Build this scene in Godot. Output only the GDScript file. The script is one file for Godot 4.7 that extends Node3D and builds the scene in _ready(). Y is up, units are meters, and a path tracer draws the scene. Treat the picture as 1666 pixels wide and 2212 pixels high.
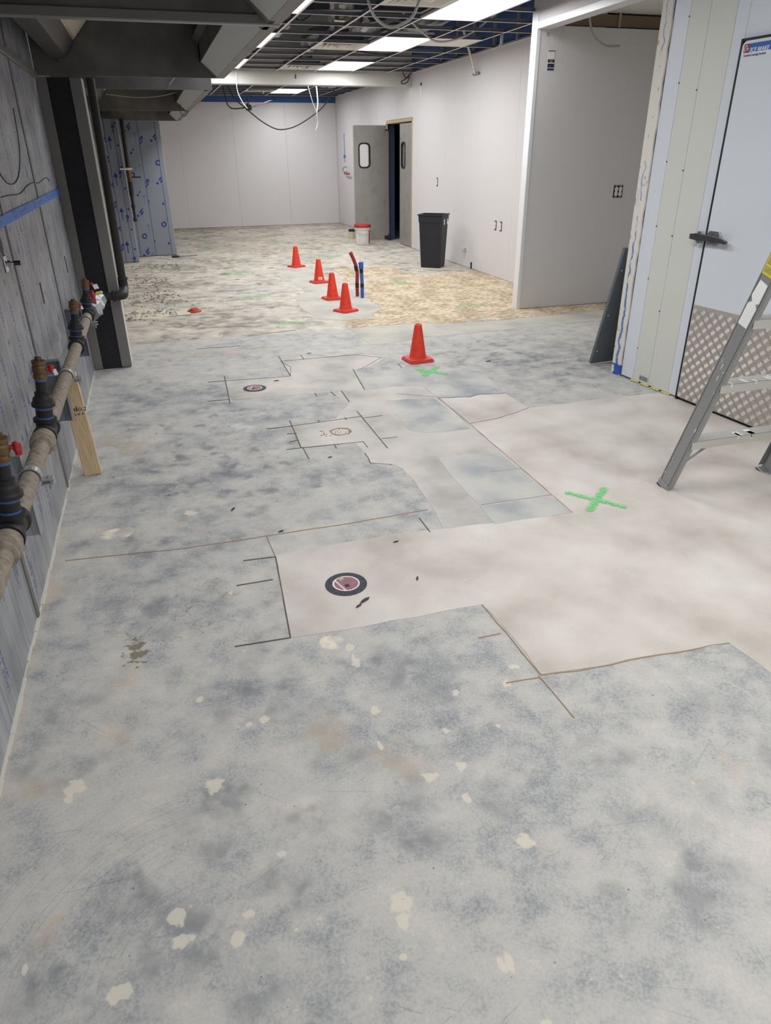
extends Node3D
# A stripped-out commercial kitchen under renovation: y up, metres, camera at x 0, z 0, looking along -z.

const EXPOSURE := 1.0
const LAMP := 2.9
const FONT := {
	"A": "7E1111117E", "B": "7F49494936", "C": "3E41414122", "D": "7F4141221C", "E": "7F49494941", "F": "7F09090901", "G": "3E4149497A", "H": "7F0808087F",
	"I": "00417F4100", "K": "7F08142241", "L": "7F40404040", "M": "7F020C027F", "N": "7F0408107F", "O": "3E4141413E", "P": "7F09090906", "R": "7F09192946",
	"S": "4649494931", "T": "01017F0101", "U": "3F4040403F", "V": "1F2040201F", "W": "3F4038403F", "X": "6314081463", "Y": "0708700807", "Z": "6151494543",
	"2": "4261514946", ".": "0060600000", "!": "00005F0000", "-": "0808080808", "/": "2010080402"}

var M := {}
var used := {}
var rng := RandomNumberGenerator.new()


# ---------------------------------------------------------------- nodes
func numbered(called: String) -> String:
	var n: int = used.get(called, 0)
	used[called] = n + 1
	return called if n == 0 else "%s_%03d" % [called, n]

func tag(o: Node, label: String, category: String, group := "") -> void:
	o.set_meta("label", label)
	o.set_meta("category", category)
	if group != "":
		o.set_meta("group", group)

func thing(called: String, label: String, category: String, at := Vector3.ZERO, turn := 0.0, group := "") -> Node3D:
	var o := Node3D.new()
	o.name = numbered(called)
	add_child(o, true)
	o.position = at
	o.rotation.y = turn
	tag(o, label, category, group)
	return o

func structure(called: String, label: String) -> Node3D:
	var o := Node3D.new()
	o.name = called
	add_child(o, true)
	o.set_meta("kind", "structure")
	o.set_meta("label", label)
	return o

func obj(called: String, st: SurfaceTool, m: Material, parent: Node = null) -> MeshInstance3D:
	var o := MeshInstance3D.new()
	o.mesh = st.commit()
	o.material_override = m
	if parent == null:
		o.name = numbered(called)
		add_child(o, true)
	else:
		var n := 0
		var name_try := called
		while parent.has_node(name_try):
			n += 1
			name_try = "%s_%03d" % [called, n]
		o.name = name_try
		parent.add_child(o, true)
	return o

func shared(called: String, mesh: Mesh, m: Material, parent: Node, at: Transform3D) -> MeshInstance3D:
	var o := MeshInstance3D.new()
	o.mesh = mesh
	o.material_override = m
	var n := 0
	var name_try := called
	while parent.has_node(name_try):
		n += 1
		name_try = "%s_%03d" % [called, n]
	o.name = name_try
	parent.add_child(o, true)
	o.transform = at
	return o

func dup(src: Node3D, called: String, at: Vector3, turn: float, label: String) -> Node3D:
	var c: Node3D = src.duplicate()
	c.name = numbered(called)
	add_child(c, true)
	c.position = at
	c.rotation.y = turn
	c.set_meta("label", label)
	return c


# ---------------------------------------------------------------- meshes
func mb() -> SurfaceTool:
	var st := SurfaceTool.new()
	st.begin(Mesh.PRIMITIVE_TRIANGLES)
	return st

func tri(st: SurfaceTool, p: Array, n: Array, uv: Array) -> void:
	var nn: Vector3 = n[0] + n[1] + n[2]
	var order := [0, 1, 2]
	var cr: Vector3 = (p[1] - p[0]).cross(p[2] - p[0])
	if cr.dot(nn) > 0.0:
		order = [0, 2, 1]
	for i in order:
		st.set_normal(n[i])
		st.set_uv(uv[i])
		st.add_vertex(p[i])

func quad(st: SurfaceTool, a: Vector3, b: Vector3, c: Vector3, d: Vector3, n: Vector3, r := Rect2(0, 0, 1, 1)) -> void:
	# a top-left, b top-right, c bottom-right, d bottom-left
	var ua := r.position
	var ub := Vector2(r.end.x, r.position.y)
	var uc := r.end
	var ud := Vector2(r.position.x, r.end.y)
	tri(st, [a, b, c], [n, n, n], [ua, ub, uc])
	tri(st, [a, c, d], [n, n, n], [ua, uc, ud])

func box(st: SurfaceTool, lo: Vector3, hi: Vector3, bevel := 0.0, xf := Transform3D()) -> void:
	# a box between two corners, its edges chamfered by «bevel»
	var c := (lo + hi) * 0.5
	var h := (hi - lo).abs() * 0.5
	var b: float = minf(bevel, minf(h.x, minf(h.y, h.z)) * 0.9)
	for ax in 3:
		var u := (ax + 1) % 3
		var v := (ax + 2) % 3
		for s in [-1.0, 1.0]:
			var n := Vector3.ZERO
			n[ax] = s
			var q := []
			for k in [[-1, -1], [1, -1], [1, 1], [-1, 1]]:
				var p := Vector3.ZERO
				p[ax] = s * h[ax]
				p[u] = k[0] * (h[u] - b)
				p[v] = k[1] * (h[v] - b)
				q.append(xf * (c + p))
			var wn: Vector3 = (xf.basis * n).normalized()
			quad(st, q[0], q[1], q[2], q[3], wn)
	if b <= 0.0:
		return
	for ax in 3:   # the chamfers along each axis
		var u := (ax + 1) % 3
		var v := (ax + 2) % 3
		for su in [-1.0, 1.0]:
			for sv in [-1.0, 1.0]:
				var n := Vector3.ZERO
				n[u] = su
				n[v] = sv
				var q := []
				for e in [[-1.0, 0], [1.0, 0], [1.0, 1], [-1.0, 1]]:
					var p := Vector3.ZERO
					p[ax] = e[0] * (h[ax] - b)
					p[u] = su * (h[u] - (b if e[1] == 1 else 0.0))
					p[v] = sv * (h[v] - (0.0 if e[1] == 1 else b))
					q.append(xf * (c + p))
				quad(st, q[0], q[1], q[2], q[3], (xf.basis * n).normalized())
	for sx in [-1.0, 1.0]:
		for sy in [-1.0, 1.0]:
			for sz in [-1.0, 1.0]:
				var n: Vector3 = (xf.basis * Vector3(sx, sy, sz)).normalized()
				var p1 := Vector3(sx * h.x, sy * (h.y - b), sz * (h.z - b))
				var p2 := Vector3(sx * (h.x - b), sy * h.y, sz * (h.z - b))
				var p3 := Vector3(sx * (h.x - b), sy * (h.y - b), sz * h.z)
				tri(st, [xf * (c + p1), xf * (c + p2), xf * (c + p3)], [n, n, n], [Vector2.ZERO, Vector2.ZERO, Vector2.ZERO])

func cbox(st: SurfaceTool, c: Vector3, size: Vector3, bevel := 0.0, xf := Transform3D()) -> void:
	box(st, c - size * 0.5, c + size * 0.5, bevel, xf)

func frame_of(dir: Vector3) -> Array:
	var up := Vector3.UP if absf(dir.y) < 0.95 else Vector3.RIGHT
	var a := dir.cross(up).normalized()
	return [a, a.cross(dir).normalized()]

func tube(st: SurfaceTool, pts: Array, r: float, sides := 12, caps := true, wobble := 0.0) -> void:
	var prev_a := Vector3.ZERO
	var rings := []
	for i in pts.size():
		var d: Vector3
		if i == 0:
			d = pts[1] - pts[0]
		elif i == pts.size() - 1:
			d = pts[i] - pts[i - 1]
		else:
			d = (pts[i + 1] - pts[i]).normalized() + (pts[i] - pts[i - 1]).normalized()
		d = d.normalized()
		var a: Vector3
		if i == 0:
			a = frame_of(d)[0]
		else:
			a = (prev_a - d * prev_a.dot(d)).normalized()
		prev_a = a
		var b := d.cross(a)
		var ring := []
		for k in sides + 1:
			var t := TAU * (k % sides) / sides
			var nrm := a * cos(t) + b * sin(t)
			var rr := r
			if wobble > 0.0 and k < sides:
				rr = r * (1.0 + rng.randf_range(-wobble, wobble))
			ring.append([pts[i] + nrm * rr, nrm])
		if wobble > 0.0:
			ring[sides] = ring[0]
		rings.append(ring)
	for i in rings.size() - 1:
		for k in sides:
			var A: Array = rings[i][k]
			var B: Array = rings[i][k + 1]
			var C: Array = rings[i + 1][k + 1]
			var D: Array = rings[i + 1][k]
			var uv := [Vector2(float(k) / sides, i), Vector2(float(k + 1) / sides, i), Vector2(float(k + 1) / sides, i + 1), Vector2(float(k) / sides, i + 1)]
			if wobble > 0.0:
				var f: Vector3 = (C[0] - A[0]).cross(B[0] - D[0]).normalized()
				if f.dot(A[1]) < 0.0:
					f = -f
				tri(st, [A[0], B[0], C[0]], [f, f, f], [uv[0], uv[1], uv[2]])
				tri(st, [A[0], C[0], D[0]], [f, f, f], [uv[0], uv[2], uv[3]])
			else:
				tri(st, [A[0], B[0], C[0]], [A[1], B[1], C[1]], [uv[0], uv[1], uv[2]])
				tri(st, [A[0], C[0], D[0]], [A[1], C[1], D[1]], [uv[0], uv[2], uv[3]])
	if caps:
		for e in [0, pts.size() - 1]:
			var n: Vector3 = (pts[0] - pts[1]).normalized() if e == 0 else (pts[e] - pts[e - 1]).normalized()
			for k in sides:
				tri(st, [pts[e], rings[e][k][0], rings[e][k + 1][0]], [n, n, n], [Vector2.ZERO, Vector2.ZERO, Vector2.ZERO])

func lathe(st: SurfaceTool, prof: Array, segs := 24, xf := Transform3D(), sharp := true) -> void:
	# prof: [radius, height] from bottom to top around local y; each facet of the profile has its own normal when sharp
	for i in prof.size() - 1:
		var r0: float = prof[i][0]
		var y0: float = prof[i][1]
		var r1: float = prof[i + 1][0]
		var y1: float = prof[i + 1][1]
		var n2 := Vector2(y1 - y0, r0 - r1)
		if n2.length() < 1e-7:
			continue
		n2 = n2.normalized()
		for k in segs:
			var t0 := TAU * k / segs
			var t1 := TAU * (k + 1) / segs
			var d0 := Vector3(cos(t0), 0, sin(t0))
			var d1 := Vector3(cos(t1), 0, sin(t1))
			var a := xf * (d0 * r0 + Vector3(0, y0, 0))
			var b := xf * (d1 * r0 + Vector3(0, y0, 0))
			var c := xf * (d1 * r1 + Vector3(0, y1, 0))
			var d := xf * (d0 * r1 + Vector3(0, y1, 0))
			var na := (xf.basis * (d0 * n2.x + Vector3(0, n2.y, 0))).normalized()
			var nb := (xf.basis * (d1 * n2.x + Vector3(0, n2.y, 0))).normalized()
			var ua := Vector2(float(k) / segs, 1.0 - float(i) / (prof.size() - 1))
			var ub := Vector2(float(k + 1) / segs, ua.y)
			var uc := Vector2(ub.x, 1.0 - float(i + 1) / (prof.size() - 1))
			var ud := Vector2(ua.x, uc.y)
			if r0 > 1e-6:
				tri(st, [a, b, c], [na, nb, nb], [ua, ub, uc])
			if r1 > 1e-6:
				tri(st, [a, c, d], [na, nb, na], [ua, uc, ud])

func prism(st: SurfaceTool, poly: PackedVector2Array, depth: float, xf: Transform3D, uvs := 1.0) -> void:
	# poly in local x-y, extruded along local z from 0 to depth
	var idx := Geometry2D.triangulate_polygon(poly)
	for z in [0.0, depth]:
		var n: Vector3 = (xf.basis * Vector3(0, 0, -1.0 if z == 0.0 else 1.0)).normalized()
		if depth < 0.0:
			n = -n
		for i in range(0, idx.size(), 3):
			var p := []
			var uv := []
			for k in 3:
				var q: Vector2 = poly[idx[i + k]]
				p.append(xf * Vector3(q.x, q.y, z))
				uv.append(q * uvs)
			tri(st, p, [n, n, n], uv)
	var cw := Geometry2D.is_polygon_clockwise(poly)
	for i in poly.size():
		var a: Vector2 = poly[i]
		var b: Vector2 = poly[(i + 1) % poly.size()]
		var e := b - a
		var n2 := Vector2(e.y, -e.x).normalized()
		if cw:
			n2 = -n2
		var n: Vector3 = (xf.basis * Vector3(n2.x, n2.y, 0)).normalized()
		quad(st, xf * Vector3(a.x, a.y, 0), xf * Vector3(b.x, b.y, 0), xf * Vector3(b.x, b.y, depth), xf * Vector3(a.x, a.y, depth), n, Rect2(a * uvs, Vector2(0.01, 0.01)))

func rounded(w: float, h: float, r: float, steps := 6) -> PackedVector2Array:
	var out := PackedVector2Array()
	for q in 4:
		var c := Vector2((w / 2 - r) * (1 if q in [0, 3] else -1), (h / 2 - r) * (1 if q < 2 else -1))
		for k in steps + 1:
			var t := PI / 2 * q + PI / 2 * k / steps
			out.append(c + Vector2(cos(t), sin(t)) * r)
	return out

func ring(st: SurfaceTool, outer: PackedVector2Array, inner: PackedVector2Array, depth: float, xf: Transform3D) -> void:
	for i in outer.size():
		var j := (i + 1) % outer.size()
		for z in [0.0, depth]:
			var n: Vector3 = (xf.basis * Vector3(0, 0, -1 if z == 0.0 else 1)).normalized()
			quad(st, xf * Vector3(outer[i].x, outer[i].y, z), xf * Vector3(outer[j].x, outer[j].y, z), xf * Vector3(inner[j].x, inner[j].y, z), xf * Vector3(inner[i].x, inner[i].y, z), n)
		for s in [[outer, 1.0], [inner, -1.0]]:
			var a: Vector2 = s[0][i]
			var b: Vector2 = s[0][j]
			var n2: Vector2 = (a + b).normalized() * s[1]
			quad(st, xf * Vector3(a.x, a.y, 0), xf * Vector3(b.x, b.y, 0), xf * Vector3(b.x, b.y, depth), xf * Vector3(a.x, a.y, depth), (xf.basis * Vector3(n2.x, n2.y, 0)).normalized())

func curve(pts: Array, n := 8) -> Array:
	# Catmull-Rom through the points
	var out := []
	for i in pts.size() - 1:
		var p0: Vector3 = pts[maxi(i - 1, 0)]
		var p1: Vector3 = pts[i]
		var p2: Vector3 = pts[i + 1]
		var p3: Vector3 = pts[mini(i + 2, pts.size() - 1)]
		for k in n:
			out.append(p1.cubic_interpolate(p2, p0, p3, float(k) / n))
	out.append(pts[-1])
	return out

func xform(at: Vector3, x := Vector3.RIGHT, y := Vector3.UP) -> Transform3D:
	var z := x.cross(y)
	return Transform3D(Basis(x, y, z), at)

func slab(st: SurfaceTool, cm: Array, y0: float, y1: float, uvs: float, jitter: float) -> void:
	# a floor piece outlined in centimetres (x, z, x, z ...), its edges broken up a little
	var poly := PackedVector2Array()
	var n := cm.size() / 2
	for i in n:
		var a := Vector2(cm[i * 2], cm[i * 2 + 1]) * 0.01
		var j := (i + 1) % n
		var b := Vector2(cm[j * 2], cm[j * 2 + 1]) * 0.01
		poly.append(a)
		var steps := int(a.distance_to(b) / 0.09)
		var side := (b - a).normalized().orthogonal()
		for k in range(1, steps):
			poly.append(a.lerp(b, float(k) / steps) + side * rng.randf_range(-jitter, jitter))
	var idx := Geometry2D.triangulate_polygon(poly)
	for i in range(0, idx.size(), 3):
		var p := []
		var uv := []
		for k in 3:
			var q: Vector2 = poly[idx[i + k]]
			p.append(Vector3(q.x, y1, q.y))
			uv.append(q * uvs)
		tri(st, p, [Vector3.UP, Vector3.UP, Vector3.UP], uv)
	var cw := Geometry2D.is_polygon_clockwise(poly)
	for i in poly.size():
		var a: Vector2 = poly[i]
		var b: Vector2 = poly[(i + 1) % poly.size()]
		var e := b - a
		var n2 := Vector2(e.y, -e.x).normalized() * (-1.0 if cw else 1.0)
		quad(st, Vector3(a.x, y1, a.y), Vector3(b.x, y1, b.y), Vector3(b.x, y0, b.y), Vector3(a.x, y0, a.y), Vector3(n2.x, 0, n2.y))

func cut(st: SurfaceTool, x0: float, z0: float, x1: float, z1: float, w: float, wander := 0.0) -> void:
	# a thin saw cut or crack on the floor, between two points in metres
	var a := Vector2(x0, z0)
	var b := Vector2(x1, z1)
	var steps := maxi(1, int(a.distance_to(b) / 0.06)) if wander > 0.0 else 1
	var side := (b - a).normalized().orthogonal()
	var last := []
	for k in steps + 1:
		var c := a.lerp(b, float(k) / steps)
		if k > 0 and k < steps:
			c += side * rng.randf_range(-wander, wander)
		var ww := w * (rng.randf_range(0.6, 1.2) if wander > 0.0 else 1.0) * 0.5
		var now := [c - side * ww, c + side * ww]
		if k > 0:
			quad(st, Vector3(last[0].x, 0.0026, last[0].y), Vector3(last[1].x, 0.0026, last[1].y), Vector3(now[1].x, 0.0026, now[1].y), Vector3(now[0].x, 0.0026, now[0].y), Vector3.UP)
			for s in 2:
				var sn := Vector3(side.x, 0, side.y) * (-1.0 if s == 0 else 1.0)
				quad(st, Vector3(last[s].x, 0.0026, last[s].y), Vector3(now[s].x, 0.0026, now[s].y), Vector3(now[s].x, 0.0, now[s].y), Vector3(last[s].x, 0.0, last[s].y), sn)
		last = now

func lettering(called: String, text: String, size: float, m: Material, parent: Node, at: Transform3D, bold := true) -> MeshInstance3D:
	var t := TextMesh.new()
	var f := SystemFont.new()
	f.font_names = PackedStringArray(["Droid Sans"])
	f.font_weight = 700 if bold else 400
	t.font = f
	t.text = text
	t.font_size = 32
	t.pixel_size = size / 32.0
	t.depth = 0.0012
	t.curve_step = 1.0
	t.horizontal_alignment = HORIZONTAL_ALIGNMENT_LEFT
	return shared(called, t, m, parent, at)


# ---------------------------------------------------------------- textures and materials
func bytes(seed_: int, freq: float, w: int, h: int, oct := 4, off := Vector3.ZERO, kind := FastNoiseLite.TYPE_SIMPLEX_SMOOTH) -> PackedByteArray:
	var n := FastNoiseLite.new()
	n.seed = seed_
	n.noise_type = kind
	n.frequency = freq
	n.offset = off
	n.fractal_type = FastNoiseLite.FRACTAL_FBM if oct > 1 else FastNoiseLite.FRACTAL_NONE
	n.fractal_octaves = oct
	var im := n.get_image(w, h, false, false, false)
	im.convert(Image.FORMAT_L8)
	return im.get_data()

func streaks(seed_: int, freq: float, w: int, h: int, sx: int, sy: int, oct := 3) -> PackedByteArray:
	var n := FastNoiseLite.new()
	n.seed = seed_
	n.frequency = freq
	n.fractal_octaves = oct
	var im := n.get_image(maxi(8, w / sx), maxi(8, h / sy), false, false, false)
	im.convert(Image.FORMAT_L8)
	im.resize(w, h, Image.INTERPOLATE_CUBIC)
	return im.get_data()

func ramp(stops: Array, lift := 0.0) -> PackedByteArray:
	# stops: [position 0..255, r, g, b]; returns 768 bytes
	var out := PackedByteArray()
	out.resize(768)
	for t in 256:
		var i := 0
		while i < stops.size() - 2 and t > stops[i + 1][0]:
			i += 1
		var a: Array = stops[i]
		var b: Array = stops[i + 1]
		var f := clampf((t - a[0]) / float(b[0] - a[0]), 0.0, 1.0)
		for c in 3:
			out[t * 3 + c] = int(lerpf(a[c + 1], b[c + 1], f) + lift)
	return out

func tex(im: Image) -> ImageTexture:
	return ImageTexture.create_from_image(im)

func mat(called: String, c: Color, rough := 0.6, metal := 0.0) -> StandardMaterial3D:
	var m := StandardMaterial3D.new()
	m.resource_name = called
	m.albedo_color = c
	m.roughness = rough
	m.metallic = metal
	M[called] = m
	return m

func c8(r: int, g: int, b: int) -> Color:
	return Color8(r, g, b)

func noise_tex(seed_: int, freq: float, size: int, stops: Array, oct := 4, as_normal := false, strength := 4.0) -> NoiseTexture2D:
	var n := FastNoiseLite.new()
	n.seed = seed_
	n.frequency = freq
	n.fractal_octaves = oct
	var t := NoiseTexture2D.new()
	t.width = size
	t.height = size
	t.seamless = true
	t.noise = n
	if as_normal:
		t.as_normal_map = true
		t.bump_strength = strength
	elif stops.size() > 0:
		var g := Gradient.new()
		g.offsets = PackedFloat32Array(stops.map(func(s): return s[0]))
		g.colors = PackedColorArray(stops.map(func(s): return s[1]))
		t.color_ramp = g
	return t

func triplanar(m: StandardMaterial3D, scale: float, world := true) -> void:
	m.uv1_triplanar = true
	m.uv1_world_triplanar = world
	m.uv1_scale = Vector3.ONE * scale

func glyphs(im: Image, x: int, y: int, text: String, c: Color, scale: int, up := false) -> void:
	# print with a small 5 x 7 font; up: the line runs towards the top of the picture
	var pen := 0
	for ch in text:
		var code: String = FONT.get(ch, "")
		for col in code.length() / 2:
			var bits := code.substr(col * 2, 2).hex_to_int()
			for row in 7:
				if bits >> row & 1:
					var a := (pen + col) * scale
					var b := row * scale
					var r := Rect2i(x + b, y - a - scale, scale, scale) if up else Rect2i(x + a, y + b, scale, scale)
					im.fill_rect(r, c)
		pen += 6

func stroke(im: Image, a: Vector2, b: Vector2, w: float, c: Color) -> void:
	var steps := int(a.distance_to(b)) + 1
	for k in steps + 1:
		var p := a.lerp(b, float(k) / steps)
		im.fill_rect(Rect2i(int(p.x - w / 2), int(p.y - w / 2), maxi(1, int(w)), maxi(1, int(w))), c)


class Ground:
	# one square of floor colour, laid out in metres
	var w: int
	var h: int
	var x0: float
	var z0: float
	var sx: float
	var sz: float
	var data: PackedByteArray
	var rag: PackedByteArray
	var broad: PackedByteArray
	var wear: PackedByteArray

	func stain(cx: float, cz: float, rx: float, rz: float, c: Color, alpha: float, soft: float, rough: float) -> void:
		var px := (cx - x0) * sx
		var pz := (cz - z0) * sz
		var ex := maxf(rx * sx, 0.8)
		var ez := maxf(rz * sz, 0.8)
		var m := 1.0 + rough
		var cr := c.r8
		var cg := c.g8
		var cb := c.b8
		var edge := broad if rx > 0.04 else rag
		for j in range(maxi(0, int(pz - ez * m)), mini(h, int(pz + ez * m) + 1)):
			for i in range(maxi(0, int(px - ex * m)), mini(w, int(px + ex * m) + 1)):
				var u := (i - px) / ex
				var v := (j - pz) / ez
				var d := sqrt(u * u + v * v) + (edge[j * w + i] - 128) / 64.0 * rough
				if d < 1.0:
					var a := clampf((1.0 - d) / soft, 0.0, 1.0) * alpha
					if rx > 0.04:
						a *= clampf((wear[j * w + i] - 84) / 52.0, 0.1, 1.6)
					var k := (j * w + i) * 3
					data[k] = int(data[k] + (cr - data[k]) * a)
					data[k + 1] = int(data[k + 1] + (cg - data[k + 1]) * a)
					data[k + 2] = int(data[k + 2] + (cb - data[k + 2]) * a)

	func scratch(ax: float, az: float, bx: float, bz: float, c: Color, alpha: float) -> void:
		var p := Vector2((ax - x0) * sx, (az - z0) * sz)
		var q := Vector2((bx - x0) * sx, (bz - z0) * sz)
		var n := int(p.distance_to(q)) + 1
		for s in n + 1:
			var o := p.lerp(q, float(s) / n)
			var i := int(o.x)
			var j := int(o.y)
			if i < 0 or j < 0 or i >= w or j >= h:
				continue
			var k := (j * w + i) * 3
			var a := alpha * (rag[j * w + i] / 255.0 + 0.3)
			data[k] = int(data[k] + (c.r8 - data[k]) * a)
			data[k + 1] = int(data[k + 1] + (c.g8 - data[k + 1]) * a)
			data[k + 2] = int(data[k + 2] + (c.b8 - data[k + 2]) * a)


func ground(x0: float, z0: float, x1: float, z1: float, w: int, h: int, stops: Array, far: bool) -> Ground:
	var g := Ground.new()
	g.w = w
	g.h = h
	g.x0 = x0
	g.z0 = z0
	g.sx = w / (x1 - x0)
	g.sz = h / (z1 - z0)
	var f := 1.0 / g.sx
	var off := Vector3(x0 * g.sx, z0 * g.sx, 0)
	var big := bytes(11, 1.1 * f, w, h, 5, off)
	var mid := bytes(12, 5.0 * f, w, h, 5, off)
	var st := streaks(13, 0.09, w, h, 7, 2)
	var grain := bytes(15, 0.45, w, h, 2, Vector3.ZERO, FastNoiseLite.TYPE_VALUE)
	g.rag = bytes(16, 26.0 * f, w, h, 3, off)
	g.wear = bytes(18, 9.0 * f, w, h, 7, off)
	g.broad = bytes(17, 4.0 * f, w, h, 6, off)
	var lut := ramp(stops, 8.0)
	var out := PackedByteArray()
	out.resize(w * h * 3)
	var o := 0
	for i in w * h:
		var t: int
		if far:
			t = 128 + ((big[i] - 128) * 5 + (mid[i] - 128) * 5 + (st[i] - 128) * 3 + (grain[i] - 128) * 1) / 6
		else:
			t = 137 + ((big[i] - 128) * 3 + (mid[i] - 128) * 4 + (g.wear[i] - 128) * 3 + (st[i] - 128) + (grain[i] - 128) * 3) / 6
		t = clampi(t, 0, 255) * 3
		out[o] = lut[t]
		out[o + 1] = lut[t + 1]
		out[o + 2] = lut[t + 2]
		o += 3
	g.data = out
	return g

func ground_mat(called: String, g: Ground) -> StandardMaterial3D:
	var m := mat(called, Color.WHITE, 0.72)
	m.albedo_texture = tex(Image.create_from_data(g.w, g.h, false, Image.FORMAT_RGB8, g.data))
	m.texture_repeat = false
	m.metallic_specular = 0.35
	return m

func concrete_mat(called: String, seed_: int, stops: Array, px := 1024, amp := 10) -> StandardMaterial3D:
	var n1 := FastNoiseLite.new()
	n1.seed = seed_
	n1.frequency = 5.0 / px
	n1.fractal_octaves = 5
	var a := n1.get_seamless_image(px, px, false, false, 0.1, false)
	a.convert(Image.FORMAT_L8)
	var da := a.get_data()
	n1.frequency = 0.35
	n1.fractal_octaves = 2
	var b := n1.get_seamless_image(px, px, false, false, 0.1, false)
	b.convert(Image.FORMAT_L8)
	var db := b.get_data()
	var lut := ramp(stops, 8.0)
	var out := PackedByteArray()
	out.resize(px * px * 3)
	var o := 0
	for i in px * px:
		var t := clampi(128 + (da[i] - 128) * amp / 10 + (db[i] - 128) / 4, 0, 255) * 3
		out[o] = lut[t]
		out[o + 1] = lut[t + 1]
		out[o + 2] = lut[t + 2]
		o += 3
	var im := Image.create_from_data(px, px, false, Image.FORMAT_RGB8, out)
	for k in 260:   # grit and short scuffs
		var p := Vector2(rng.randi_range(4, px - 24), rng.randi_range(4, px - 24))
		if k % 3 == 0:
			stroke(im, p, p + Vector2(rng.randf_range(-18, 18), rng.randf_range(-7, 7)), 1, Color8(lut[700], lut[701], lut[702]))
		else:
			im.fill_rect(Rect2i(int(p.x), int(p.y), rng.randi_range(1, 2), rng.randi_range(1, 2)), Color8(lut[60], lut[61], lut[62]))
	var m := mat(called, Color.WHITE, 0.75)
	m.albedo_texture = tex(im)
	m.metallic_specular = 0.35
	return m

func film_image(w: int, h: int) -> Image:
	# the grey protective film of the steel sheets at the left, printed in blue in columns that run up the sheet
	var a := bytes(31, 0.004, w, h, 4)
	var s := streaks(32, 0.12, w, h, 1, 40, 3)
	var out := PackedByteArray()
	out.resize(w * h * 3)
	var o := 0
	for i in w * h:
		var t := 157 + (a[i] - 128) / 5 + (s[i] - 128) / 5
		out[o] = t
		out[o + 1] = t + 1
		out[o + 2] = t + 1
		o += 3
	var im := Image.create_from_data(w, h, false, Image.FORMAT_RGB8, out)
	var ink := Color8(40, 58, 124)
	var line := Color8(70, 84, 122)
	for c in 6:
		var x := int((c + 0.35) * w / 6.0)
		im.fill_rect(Rect2i(x + 62, 0, 2, h), line)
		if c % 2 == 0:
			im.fill_rect(Rect2i(x + 96, 0, 2, h), line)
		var y := h - 20 - (c * 137) % 190
		while y > 120:
			glyphs(im, x, y, "LASER FIBER LASER", ink, 2, true)
			glyphs(im, x + 17, y - 24, "NOVACEL", ink, 2, true)
			glyphs(im, x + 17, y - 130, "LASER", ink, 2, true)
			y -= 250
			for k in 8:   # a star between two blocks of print
				var d := Vector2.from_angle(TAU * k / 8) * 11
				stroke(im, Vector2(x + 16, y), Vector2(x + 16, y) + d, 2, ink)
			y -= 30
		var ay := h - 90 - (c * 311) % 260
		while ay > 300:   # arrows that point up
			var ax := x + 79
			stroke(im, Vector2(ax, ay), Vector2(ax, ay - 150), 3, ink)
			for k in 44:
				var half := int(k * 0.22)
				im.fill_rect(Rect2i(ax - half, ay - 190 + k, half * 2 + 2, 1), ink)
			ay -= 520
	# rubbed, smeared print high on the sheet
	for k in 520:
		var p := Vector2(rng.randf_range(2, w - 4), absf(rng.randfn(0.0, 0.35)) * h * 0.75)
		var v := rng.randi_range(95, 195)
		var len_ := rng.randf_range(8, 80)
		var q := p + Vector2(rng.randf_range(-2, 2), len_)
		if q.y < h - 2:
			stroke(im, p, q, 1 if k % 3 else 2, Color8(v, v, v + (10 if k % 6 == 0 else 0)))
	return im

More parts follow.
